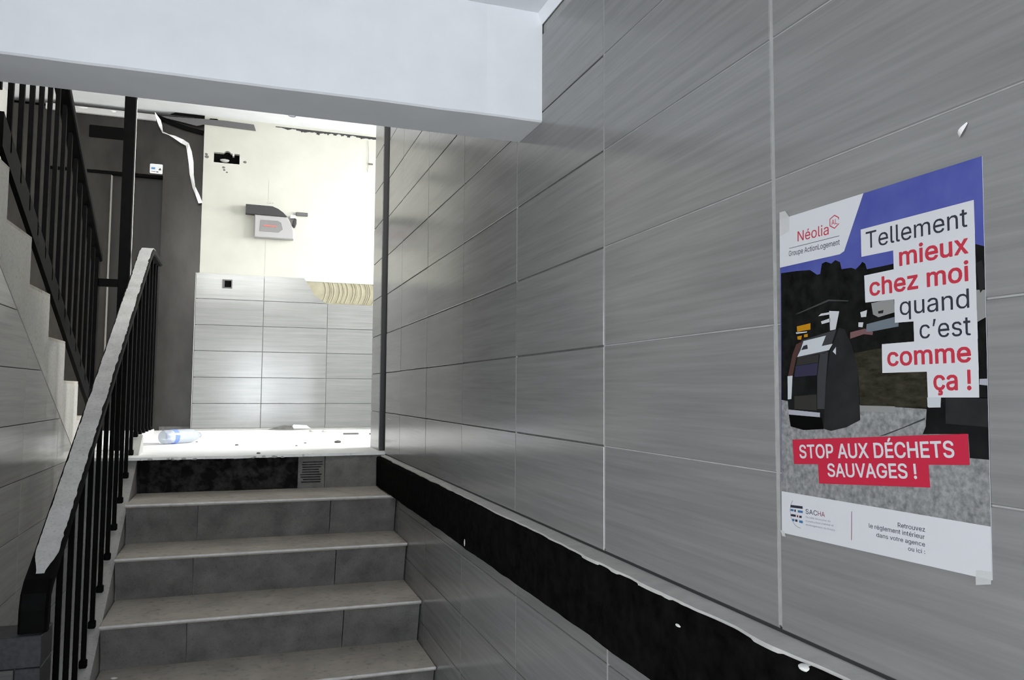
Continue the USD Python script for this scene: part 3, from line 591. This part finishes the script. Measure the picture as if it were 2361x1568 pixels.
# tiled wall under the upper flight
wl = thing('wall_left', 'grey tiled wall under the upper stairs, cut off along their slope', kind='structure')
mas = Polygon([(1.72, ZG), (4.10, ZG), (4.10, dz(4.10) - 0.004), (2.003, dz(2.003) - 0.004), (2.003, 0.685), (1.72, 0.685)])
part(wl, 'masonry', plate('left', mas, XL - 0.13, 0.119, 0), 'grout_dark')
clip = Polygon([(1.72, ZG), (4.10, ZG), (4.10, dz(4.10) - 0.005), (2.003, dz(2.003) - 0.005), (2.003, 0.685), (1.72, 0.685)])
zt = [0.265 + 0.1935 * k for k in range(-11, 5)]
ylt = [4.10] + [3.71 - WT * k for k in range(12)]
for i in range(len(ylt) - 1):
    for j in range(len(zt) - 1):
        y1, y0 = ylt[i], max(ylt[i + 1], 1.72)
        if y0 >= y1: continue
        p = sbox(y0 + .0012, max(zt[j], ZG) + .0012, y1 - .0012, zt[j + 1] - .0012).intersection(clip)
        if p.is_empty or p.geom_type != 'Polygon' or p.area < 2e-4: continue
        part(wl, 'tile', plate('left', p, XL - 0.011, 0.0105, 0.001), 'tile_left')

part(wl, 'end_plaster', bx(XL - 0.132, XL + 0.0, 1.705, 1.722, ZG, 0.686), 'plaster_white')
# upper railing
ur = thing('stair_railing_001', 'black railing of the upper stairs at the left edge, under the beam', 'railing')
XU = -0.735
hz2 = lambda y: 0.700 - 0.60 * (y - 4.49)
part(ur, 'handrail', sweep([(XU, 4.52, hz2(4.52)), (XU, 1.9, hz2(1.9))], rrect(0.056, 0.040, 0.005)), 'black_paint')
bz = lambda y: -0.02 - 0.505 * (y - 4.37) + 0.02
part(ur, 'bottom_rail', prism([(2.775, bz(2.775) - 0.05), (4.52, bz(4.52) - 0.05), (4.52, bz(4.52) + 0.04), (2.775, bz(2.775) + 0.06)], XU - 0.008, XU + 0.008, 'x'), 'black_paint')
for y in nodes_y(2.74, 0.129, 4.42):
    b = bx(XU - 0.008, XU + 0.008, y - 0.008, y + 0.008, (bz(y) if y > 2.76 else bz(y) + 0.10), hz2(y), 0.0015)
    part(ur, 'baluster', b, 'black_paint')
part(ur, 'end_post', bx(XU - 0.016, XU + 0.016, 4.475, 4.535, ZL, hz2(4.5) + 0.0, 0.003), 'black_paint')
# pole between the two railings, from the landing to the ceiling
po = thing('support_pole', 'tall square black steel pole from the landing to the ceiling between the two railings', 'pole')
part(po, 'post', bx(-0.628, -0.574, 4.48, 4.53, ZL, ZH, 0.002), 'black_paint')
part(po, 'worn_edge', bx(-0.5745, -0.5732, 4.512, 4.5305, ZL + 0.1, 1.55), 'worn_lit_grey', label='lit edge of the pole put in as grey colour')  # grey strip paints the light along the pole edge
part(po, 'tie_bar', bx(-0.7185, -0.60, 4.49, 4.52, 0.535, 0.575, 0.002), 'black_paint')

# ------------------------------------------------------------------ loose things on the landing
def bottle():
    t = thing('water_bottle', 'empty clear plastic water bottle with a blue band lying on the landing', 'bottle')
    prof = [(0.0, 0.004), (0.026, 0.0), (0.036, 0.004), (0.0405, 0.016), (0.041, 0.05), (0.0395, 0.056), (0.041, 0.062), (0.041, 0.10), (0.0395, 0.106), (0.041, 0.112), (0.041, 0.19), (0.038, 0.215), (0.028, 0.245), (0.016, 0.268), (0.0135, 0.275), (0.0135, 0.295), (0.0, 0.296)]
    band = [(0.0395, 0.062), (0.0418, 0.063), (0.0420, 0.092), (0.0395, 0.093)]
    cap = [(0.0, 0.279), (0.0155, 0.279), (0.0155, 0.300), (0.0, 0.300)]
    d = np.array([0.68, 0.733, 0.0]); d /= np.linalg.norm(d); up = np.array([0, 0, 1.0]); s = np.cross(d, up)
    M = np.eye(4); M[:3, 0], M[:3, 1], M[:3, 2] = s, up, d; M[:3, 3] = (-0.425, 4.90, ZL + 0.0422)
    for nm, pf, mt in (('body', prof, 'clear_plastic'), ('band', band, 'blue_plastic'), ('cap', cap, 'sticker_white')):
        m = trimesh.creation.revolve(np.array(pf), sections=32); m.apply_transform(M); part(t, nm, m, mt, smooth=40)
bottle()
stones = [((-0.02, 4.74), .008, 'small grey stone on the landing near the middle of the front edge'), ((0.365, 4.84), .006, 'smaller grey stone left of the largest stone on the landing'), ((0.30, 4.62), .005, 'tiny grey stone close to the landing front edge'),
          ((0.555, 4.84), .016, 'largest grey stone on the landing, near the right wall end'), ((0.085, 4.09), .008, 'grey stone lying right on the broken landing edge'), ((-0.25, 5.10), .005, 'tiny grey stone right of the water bottle')]
for k, ((x, y), r, lab) in enumerate(stones):
    solo('stone', blob((x, y, ZL + r * 0.35), r, k + 3, (1.2, 1.0, 0.55)), 'rubble', lab, 'stone', group='stones on the landing')
for k, (x, w, lab) in enumerate(((0.70, 0.11, 'left one of two thin dark splinters at the foot of the tiled far wall'), (0.88, 0.11, 'right one of two thin dark splinters at the foot of the tiled far wall'))):
    solo('splinter', bx(x, x + w, 5.75 - 0.05 * k, 5.775 - 0.05 * k, ZL, ZL + 0.010, 0.003), 'rubble', lab, 'splinter')
for k, (x, y, r, lab) in enumerate(((0.52, 6.20, .02, 'pale plaster lump at the wall foot, left of two'), (0.61, 6.15, .018, 'pale plaster lump at the wall foot, right of two'))):
    solo('plaster_lump', blob((x, y, ZL + r * .3), r, k + 11, (1.3, 1, .6)), 'rubble_pale', lab, 'plaster lump')
# two shards leaning at the foot of the far wall
def shard(pts, mat_, lab):
    v = np.array([(x, YF - 0.012 - (0.10 * (1 - (z - ZL) / 0.06)) + dy, z) for x, z in pts for dy in (0, 0.008)])
    solo('tile_shard', trimesh.convex.convex_hull(v), mat_, lab, 'tile shard')
shard([(0.195, ZL + .005), (0.40, ZL + .005), (0.39, ZL + .030), (0.33, ZL + .036)], 'rubble', 'long grey tile shard leaning at the foot of the far wall')
shard([(0.37, ZL + .012), (0.53, ZL + .012), (0.50, ZL + .036), (0.40, ZL + .042)], 'sticker_white', 'white tile shard at the foot of the far wall, beside a grey one')

# ------------------------------------------------------------------ poster on the right wall (mm from its left edge, height in mm)
P = {
    'logo_panel': [(-6.8,243.2),(159,242.8),(125,177.9),(117.4,175.2),(-8.5,175.5)],
    'box1': [(153.3,199.5),(308.3,199.8),(308.4,164.6),(153.3,166)],
    'box2': [(202.2,173),(308.4,173.6),(307.8,128.1),(202.2,138.3)],
    'box3': [(157.1,142.8),(308.1,145.9),(307.7,107.1),(157.8,109.9)],
    'box4': [(201.8,111.9),(307.9,115.2),(307.4,79.7),(201.9,82)],
    'box5': [(228,85.1),(307.7,86.2),(307.7,57.2),(228.2,59.1)],
    'box6': [(181.8,58.7),(307.4,59.7),(307.5,25.3),(181.4,25.1)],
    'box7': [(244,26.9),(307.4,31.7),(307.1,-2.3),(244.4,-2.8)],
    'red1': [(22,-61.4),(292.4,-39.4),(293.5,-71),(24.2,-93.8)],
    'red2': [(70.5,-88.3),(242.5,-73.4),(244,-99.6),(72,-114.3)],
    'footer': [(-8.3,-133),(318.6,-129.5),(317.5,-182.4),(-9.7,-189.8)],
    'treeline': [(3.9,167.5),(34.4,166),(62.3,163.4),(75.5,155.2),(81.4,155.4),(84.7,168.3),(92,169.8),(101.8,165.7),(108.9,169.2),(117.1,165.3),(119.5,156),(135.6,155.5),(143.3,152.4),(151.2,157.1),(154.3,160),(158.8,156.8),(161.1,149.8),(185.5,149.9),(201.9,150.2),(308.4,154),(319,149.7),(317.8,-18.8),(-0.1,-27.9)],
    'building_roof': [(30.2,107.4),(95.1,120.7),(130,115.7),(129.9,114.4),(96.7,118.4),(39.4,107.8)],
    'wall_white1': [(96.3,106),(114,103.7),(107,81.3),(97.2,80.8)],
    'wall_white2': [(149.1,99.2),(160.1,100.9),(158.4,92.8),(150.3,93)],
    'house': [(166.8,108.4),(200.6,110.1),(202.1,94.2),(177.5,90.6),(169.2,94.6)],
    'house_win': [(177,97.6),(185.4,98.4),(184.5,94.7),(177.6,94.9)],
    'fence_grey': [(158.8,84),(207.2,89.5),(206.8,77.5),(167.1,74.6),(157.8,74.8)],
    'pink': [(131.8,76.1),(155.7,78.8),(168.5,74),(167.7,70.3),(154.1,72.3),(131.6,68.2)],
    'orange': [(34.4,90.9),(61.3,93.1),(61,84.7),(35.1,83.5)],
    'orange2': [(34.9,77.3),(44,78),(43,72.5),(35.7,73)],
    'grass': [(135.6,50.1),(166.4,53),(198.8,55.6),(256.7,52.5),(254.3,-14.1),(145.5,-13.6),(143.7,21)],
    'paving': [(0.4,-8),(15.6,-9.9),(86,-11.9),(143.3,-12.5),(196.9,-14),(241,-15.2),(265.8,-29.9),(317.4,-30.1),(314.8,-129.8),(-1.9,-133.1)],
    'paving_joint': [(239.7,-24.7),(239.6,-26.8),(182.4,-47.2),(173.2,-48.6),(209.2,-36.4)],
    'kerb': [(144.8,-13.1),(198.5,-13.2),(198.2,-20.4),(145.3,-20.2)],
    'bin_body': [(32.8,67),(43.8,70.1),(80.6,77.3),(110.2,82.2),(122.7,80.1),(134.3,59.1),(142.5,32.1),(144.4,-1),(145,-30.6),(122.1,-40.3),(95.1,-46.1),(82.1,-43.9),(44.2,-47.4),(18.8,-43.7),(15.4,-29),(14.7,-21),(13.2,-6.8),(14.5,24.3),(25.1,53.8)],
    'bin_side': [(113.4,83.1),(122.7,80.1),(134.3,59.1),(142.5,32.1),(144.4,-1),(145,-30.6),(122.1,-40.3),(95.1,-46.1),(82.1,-43.3),(84.5,-18.8),(87,10.3),(96.5,54.2)],
    'bin_sticker': [(47.4,70.4),(89.7,74.9),(81.8,61.9),(101.6,63.7),(94.9,56),(34.2,49.7),(41.7,59.2)],
    'bin_sticker2': [(101.3,53.9),(107.1,59.4),(106.8,49.6)],
    'bin_edge': [(32.8,67),(44.7,70),(32.3,48.6),(24.3,24.8),(14.9,24.3),(25.1,53.8)],
    'bin_tag': [(14,24.3),(24.3,24.8),(21.2,-6.7),(13.7,-7.4)],
    'bin_flap': [(31.1,37.6),(74.4,40.4),(71.4,24.5),(27.9,22.9)],
    'bin_band': [(14.7,-21),(76,-23.7),(75.8,-29.5),(15.4,-27.8)],
    'bin_base': [(15.4,-28.4),(79.2,-30),(82.1,-44.4),(44.2,-47.4),(18.8,-43.7)],
    'bin2': [(243.4,-3.7),(266.8,-2.6),(318.5,-2.2),(316.8,-63.9),(293.8,-64),(292.9,-39.7),(236,-42.7),(240.3,-34.2)],
    'bin2_face': [(266.8,-2.6),(318.1,-3),(317.3,-31.6),(265.8,-30.2)],
    'bin2_top': [(309,48.4),(319.5,47.8),(318,-6),(306.9,-6.1)],
    'bin2_band': [(307.8,16.4),(317.8,16.7),(318.1,9.6),(307.6,10.7)],
    'bin2_tag': [(243.4,-2.8),(261.1,-2.7),(260.3,-13.2),(245,-13.8),(243.5,-12.7)],
    'truck': [(307.6,107.1),(319.5,105.7),(318.4,78.7),(307.2,74.1)],
    'truck_dark': [(308.6,134.5),(315,136.7),(319.3,110.5),(311.9,103.4),(309.1,123.1)],
    'wall_white1b': [(81,93.8),(97.7,96.5),(97.6,91.8),(82.6,90.1)],
    'wall_white1c': [(76.2,100.8),(81.3,103.9),(96.3,104.2),(96.2,101.3)],
    'wall_white2b': [(145.7,87.3),(153.8,86.6),(152.2,80.7),(145.5,81.7)],
    'orange3': [(48.5,78.9),(55.6,79.6),(55.5,75.4),(48.4,75.2)],
    'sign_white': [(32.3,83.1),(54.8,82.7),(53.9,81.3),(33.2,80.8)],
    'bin_lid': [(43.8,71.3),(80.6,77.3),(108.6,81.1),(96.6,57.6),(86.5,52.3),(34.1,48.5),(36.2,57)],
    'bin_edge2': [(78.1,51.5),(93.2,54.3),(87,10.3),(84.5,-18.8),(71.1,-19.1),(72.2,22.1)],
    'bin_panel': [(27.3,-2.9),(69.9,-0.3),(70.2,-20.9),(26.8,-20.3)],
    'bin_front': [(35.1,48.5),(76.1,52.2),(74.5,41),(32,38.1)],
    'sticker_dark': [(47.2,63.8),(54.4,65.2),(55.6,59.7),(42.6,58.5)],
}
TX = {
    't0': ('Néolia',[(39.6,205.6),(98.7,204.2),(39.9,219.3)]),
    't1': ('Groupe ActionLogement',[(21.1,188.4),(117.7,187.5),(21.2,194.5)]),
    't2': ('Tellement',[(161.1,174.6),(300,174.1),(161.7,194.2)]),
    't3': ('mieux',[(210.5,146.5),(299.9,146.5),(211.3,171.4)]),
    't4': ('chez moi',[(165,117.4),(299.7,117.9),(165.8,140.6)]),
    't5': ('quand',[(209.5,90),(299.1,89.9),(210.2,111)]),
    't6': ('c\u2019est',[(236,61.8),(299.8,61.6),(236.7,81.7)]),
    't7': ('comme',[(189.5,33.3),(299.4,34.4),(190.1,53.7)]),
    't8': ('ça !',[(252.2,5.9),(298.5,5.8),(252.9,25)]),
    't9': ('STOP AUX DÉCHETS',[(36,-84.7),(276.3,-64.6),(36.4,-67.8)]),
    't10': ('SAUVAGES !',[(88.3,-103.6),(227.2,-91.6),(88.8,-87.7)]),
    't11': ('SAC',[(45.6,-156.4),(67.4,-155.7),(45.8,-150.3)]),
    't19': ('HA',[(68.6,-155.7),(81.3,-155.4),(69,-149.7)]),
    't12': ('Société Anonyme de',[(45.5,-161.8),(91.2,-160.5),(45.5,-159.4)]),
    't13': ('Construction,Habitat et',[(45.3,-166.9),(96.5,-164.9),(45.4,-164.5)]),
    't14': ('Aménagement du Doubs',[(45.2,-171.6),(99,-170.1),(45.2,-169.3)]),
    't15': ('Retrouvez',[(198.5,-149),(235.7,-148),(198.7,-143.9)]),
    't16': ('le réglement intérieur',[(155.2,-156.6),(235.1,-156.1),(155.4,-151.5)]),
    't17': ('dans votre agence',[(166.6,-165.2),(235.2,-163.9),(166.8,-160.5)]),
    't18': ('ou ici :',[(212.2,-172.3),(234.9,-171.7),(212.3,-167.8)]),
}
MK = {
    'hex': [(109.8,226.3),(116.8,222),(116.6,214),(109.3,209.8),(101.3,214.5),(101.5,223)],
    'AL': [(103.6,216),(115.3,215.7)],
    'line': [(22.3,199.1),(117.5,198.6)],
    'vline': [(128.1,-141.6),(126.6,-176.4)],
    'bar1': [(15.7,-149.1),(39.9,-147.7),(39.9,-151.1),(15.6,-152.5)],
    'bar2a': [(15.5,-154.6),(22,-154.2),(21.9,-156.9),(15.5,-157.2)],
    'bar2b': [(23.5,-154.2),(26.3,-154),(26.2,-157.1),(23.4,-157.3)],
    'bar2c': [(30.2,-154.1),(40.1,-153.7),(40,-156.6),(30.1,-157.1)],
    'bar3a': [(16.3,-161.1),(26.1,-160.7),(26,-163.7),(16.2,-164)],
    'bar3b': [(28.2,-161),(30.9,-160.8),(30.9,-163.6),(28.1,-163.8)],
    'bar3c': [(33,-160.9),(37.8,-160.5),(37.7,-163.3),(33,-163.7)],
    'bar4a': [(18.3,-167.1),(23.2,-166.9),(23.1,-170),(19.4,-170.1)],
    'bar4b': [(24.7,-166.9),(29.3,-166.8),(29.2,-169.8),(24.6,-169.9)],
    'bar4c': [(32.6,-166.9),(39.7,-166.8),(39.6,-170),(32.5,-170.1)],
    'arc': [(20.2,-143),(16.3,-149),(14.6,-156.3),(15.6,-163.3),(18.8,-169.8),(23.6,-174.1),(29,-176.2),(34.7,-176.9)],
    'qr': [(253.3,-137.9),(297.2,-137.2),(295.6,-177.5),(252.4,-178.9)],
    'tape_br': [(296.6,-175.8),(314.1,-173.6),(313.4,-185.9),(296.4,-190.5)],
    'tape_bl': [(-5.4,-186),(3.1,-187.6),(5.2,-193.4),(-1.8,-193.6)],
    'tape_tl': [(3.7,253.1),(15.5,252.7),(24.1,242.1),(22.9,222.6),(3.6,219.7)],
}
po_ = thing('poster', 'large poster with blue sky, white text boxes and red banner on the right wall', 'poster')
PX = XR - 0.0012
def pp(s, t): return (0.900 - s / 1000.0, t / 1000.0)
LS = 0.3                                  # the printed layers lie within half a millimetre
def sheet(poly, lift, th=0.00004):
    lift = lift * LS if lift > 0 else lift
    g = Polygon([pp(*q) for q in poly]); g = g if g.is_valid else g.buffer(0)
    gs = getattr(g, 'geoms', [g])
    return cat_([plate('right', q, -PX + lift, th, 0) for q in gs])
OUT = [(2.8, 243.1), (319.0, 242.5), (314.2, -181.9), (-3.2, -189.2)]
def clipped(poly):
    g = Polygon(poly).buffer(0).intersection(Polygon(OUT)); return g
def art(name, keys, color, lift, rough=0.5, label=None, noise=None):
    nm = 'print_' + name
    if noise: mottled(nm, noise[0], noise[1], noise[2], stretch=noise[3] if len(noise) > 3 else (1, 1, 1), rough=0.8, spec=0.02, bump=0.0)
    else: plain(nm, color, 0.8, 0.02)
    for k in keys:
        g = clipped(P[k])
        for q in getattr(g, 'geoms', [g]):
            if q.geom_type == 'Polygon' and q.area > 0.5: part(po_, name, sheet(list(q.exterior.coords)[:-1], lift), nm, label)
part(po_, 'paper', sheet(OUT, -0.0006, 0.0006), 'paper_white')
P['sky'] = OUT[:2] + [(314.9, -120), (-2.5, -120)]
art('sky_print', ['sky'], None, 0.00005, noise=((0.058, 0.070, 0.275), (0.095, 0.11, 0.34), 14))
art('trees_print', ['treeline'], None, 0.00020, noise=((0.004, 0.004, 0.004), (0.014, 0.014, 0.013), 60))
art('grass_print', ['grass'], None, 0.00035, noise=((0.014, 0.013, 0.008), (0.045, 0.041, 0.028), 50, (1, 1, 3)))
art('paving_print', ['paving'], None, 0.00035, noise=((0.13, 0.13, 0.13), (0.30, 0.30, 0.30), 150))
art('roof_print', ['building_roof', 'paving_joint'], (0.05, 0.05, 0.05), 0.00050)
art('kerb_print', ['kerb', 'truck', 'house'], (0.23, 0.23, 0.22), 0.00050)
art('building_print', ['wall_white1', 'wall_white1b', 'wall_white1c', 'wall_white2', 'wall_white2b', 'sign_white'], (0.48, 0.48, 0.50), 0.00050)
art('fence_print', ['fence_grey'], (0.13, 0.155, 0.18), 0.00065)
art('truck_print', ['truck_dark', 'house_win'], (0.02, 0.02, 0.02), 0.00065)
art('sign_print', ['orange', 'orange2', 'orange3'], (0.42, 0.19, 0.01), 0.00050)
art('shed_print', ['pink'], (0.16, 0.085, 0.085), 0.00050)
art('container_print', ['bin_body', 'bin2', 'bin2_top'], None, 0.00075, noise=((0.006, 0.006, 0.006), (0.014, 0.014, 0.014), 30))
art('container_side_print', ['bin_side', 'bin2_face'], None, 0.00085, noise=((0.014, 0.014, 0.015), (0.026, 0.026, 0.027), 20))
art('container_lid_print', ['bin_lid', 'bin_edge2'], (0.042, 0.042, 0.045), 0.00085)
art('container_panel_print', ['bin_panel', 'bin_front'], (0.032, 0.030, 0.028), 0.00085)
art('container_flap_print', ['bin_flap'], (0.032, 0.030, 0.058), 0.00095)
art('container_base_print', ['bin_base'], (0.003, 0.003, 0.003), 0.00095)
art('container_band_print', ['bin_band', 'bin2_band'], (0.34, 0.34, 0.38), 0.00105)
art('container_edge_print', ['bin_edge'], (0.07, 0.035, 0.03), 0.00095)
art('container_sticker_print', ['bin_sticker', 'bin_sticker2', 'bin_tag', 'bin2_tag'], (0.46, 0.48, 0.50), 0.00110)
art('sticker_mark_print', ['sticker_dark'], (0.03, 0.03, 0.035), 0.00118)
art('text_box', ['logo_panel', 'footer'], (0.56, 0.56, 0.585), 0.00125)
for k in range(1, 8): part(po_, 'text_box', sheet(P['box%d' % k], 0.00125 + 0.00003 * k), 'paper_white')
plain('print_banner', (0.46, 0.020, 0.048), 0.6, 0.15)
for k in (1, 2): part(po_, 'red_banner', sheet(P['red%d' % k], 0.00125 + 0.00003 * k), 'print_banner')
plain('print_red', (0.45, 0.028, 0.05), 0.5, 0.35); plain('print_ink', (0.025, 0.026, 0.04), 0.5, 0.35); plain('print_pale', (0.22, 0.24, 0.30), 0.5, 0.35); plain('print_blue', (0.05, 0.15, 0.30), 0.5, 0.35); plain('print_maroon', (0.20, 0.03, 0.06), 0.5, 0.35)
def lettering(text, a, b, top, mat_, bold=False, lift=0.0016, grow=0.0):
    m = meshkit.text_mesh(text, 1.0, 0.1, bold); v = np.array(m.vertices); x0, x1 = v[:, 0].min(), v[:, 0].max()
    a, b, top = map(np.array, (a, b, top)); d = b - a; L = np.linalg.norm(d); d = d / L; q = np.array([-d[1], d[0]]); H = abs((np.array(top) - a) @ q)
    u = (v[:, 0] - x0) / (x1 - x0) * L; w = v[:, 1] * H
    st_ = a + u[:, None] * d + w[:, None] * q
    out = FR['right'](0.900 - st_[:, 0] / 1000, st_[:, 1] / 1000, -PX + (lift + v[:, 2] * 0.0008) * LS)
    return trimesh.Trimesh(out, m.faces, process=False)
XH = 0.72   # x-height of the face against its capitals: lines without capitals give their x-height
style = {'t0': ('print_red', 0, 1), 't1': ('print_ink', 0, 1), 't2': ('print_ink', 0, 1), 't3': ('print_red', 1, 0.8), 't4': ('print_red', 1, 1), 't5': ('print_ink', 0, 1), 't6': ('print_ink', 0, 1), 't7': ('print_red', 1, 1), 't8': ('print_red', 1, 1),
         't9': ('paper_white', 1, 1), 't10': ('paper_white', 1, 1), 't11': ('print_ink', 0, 1), 't19': ('print_maroon', 0, 1), 't12': ('print_pale', 0, 1), 't13': ('print_pale', 0, 1), 't14': ('print_pale', 0, 1), 't15': ('print_ink', 0, 1), 't16': ('print_ink', 0, 1), 't17': ('print_ink', 0, 1), 't18': ('print_ink', 0, 1)}
capH = {'t0': 13.5, 't1': 7.0, 't2': 20.0, 't3': 20.0, 't4': 20.0, 't5': 20.0, 't6': 20.0, 't7': 20.0, 't8': 20.0}
for k, (txt, (a, b, top)) in TX.items():
    mt, bold, _ = style[k]
    if k in capH: top = (a[0], a[1] + capH[k])
    part(po_, 'lettering', lettering(txt, a, b, top, mt, bool(bold)), mt, kind=None)
def ring(poly, w): g = Polygon([pp(*q) for q in poly]); return plate('right', g.buffer(w / 2000, join_style=2).difference(g.buffer(-w / 2000, join_style=2)), -PX + 0.0016 * LS, 0.00003, 0)
hx = Polygon([pp(*q) for q in MK['hex']]); hr_ = hx.buffer(0.0006, join_style=2).difference(hx.buffer(-0.0006, join_style=2)).difference(sbox(pp(118, 0)[0], 0.2145, pp(112.5, 0)[0], 0.2195))
part(po_, 'logo_hexagon', cat_([plate('right', g, -PX + 0.0016 * LS, 0.00003, 0) for g in getattr(hr_, 'geoms', [hr_])]), 'print_red')
part(po_, 'lettering', lettering('AL', (104.0, 214.6), (114.6, 214.6), (104, 221.4), 'print_red', False), 'print_red')
ln = lambda a, b, w: plate('right', shapely.LineString([pp(*a), pp(*b)]).buffer(w / 2000, cap_style=2), -PX + 0.0016 * LS, 0.00003, 0)
part(po_, 'rule', ln(*MK['line'], 0.6), 'print_ink'); part(po_, 'rule', ln(*MK['vline'], 0.8), 'print_maroon')
for nm, mt in (('bar1', 'print_ink'), ('bar2a', 'print_blue'), ('bar2b', 'print_ink'), ('bar2c', 'print_blue'), ('bar3a', 'print_ink'), ('bar3b', 'print_maroon'), ('bar3c', 'print_ink'), ('bar4a', 'print_blue'), ('bar4b', 'print_ink'), ('bar4c', 'print_blue')):
    part(po_, 'logo_bar', sheet(MK[nm], 0.0016), mt)
part(po_, 'logo_arc', plate('right', shapely.LineString([pp(*q) for q in MK['arc']]).buffer(0.0002), -PX + 0.0016 * LS, 0.00003, 0), 'print_ink')
for nm in ('tape_br', 'tape_bl', 'tape_tl'): part(po_, 'tape', sheet(MK[nm], 0.0022, 0.0002), 'clear_tape', label='clear sticky tape')
tm = thing('tape_scrap', 'small curled scrap of pale tape on the tiled wall above the poster right corner', 'tape')
cv = [(0.606 - 0.010 * t, 0.270 + 0.012 * t * t, 0.0015 + 0.005 * math.sin(3.1 * t)) for t in np.linspace(0, 1, 7)]
vv = []
for i, (y, z, n) in enumerate(cv):
    w = 0.0026 * math.sin(math.pi * (i + .6) / 7.2)
    for sgn in (-1, 1):
        for dn in (0, .0006): vv.append((XR - n - dn, y + sgn * w * .6, z + sgn * w))
f = []
for i in range(6):
    a, b = 4 * i, 4 * i + 4
    for p, q in ((0, 2), (2, 3), (3, 1), (1, 0)): f += [(a + p, b + p, b + q), (a + p, b + q, a + q)]
part(tm, 'strip', (np.array(vv), np.array(f)), 'chip_white')
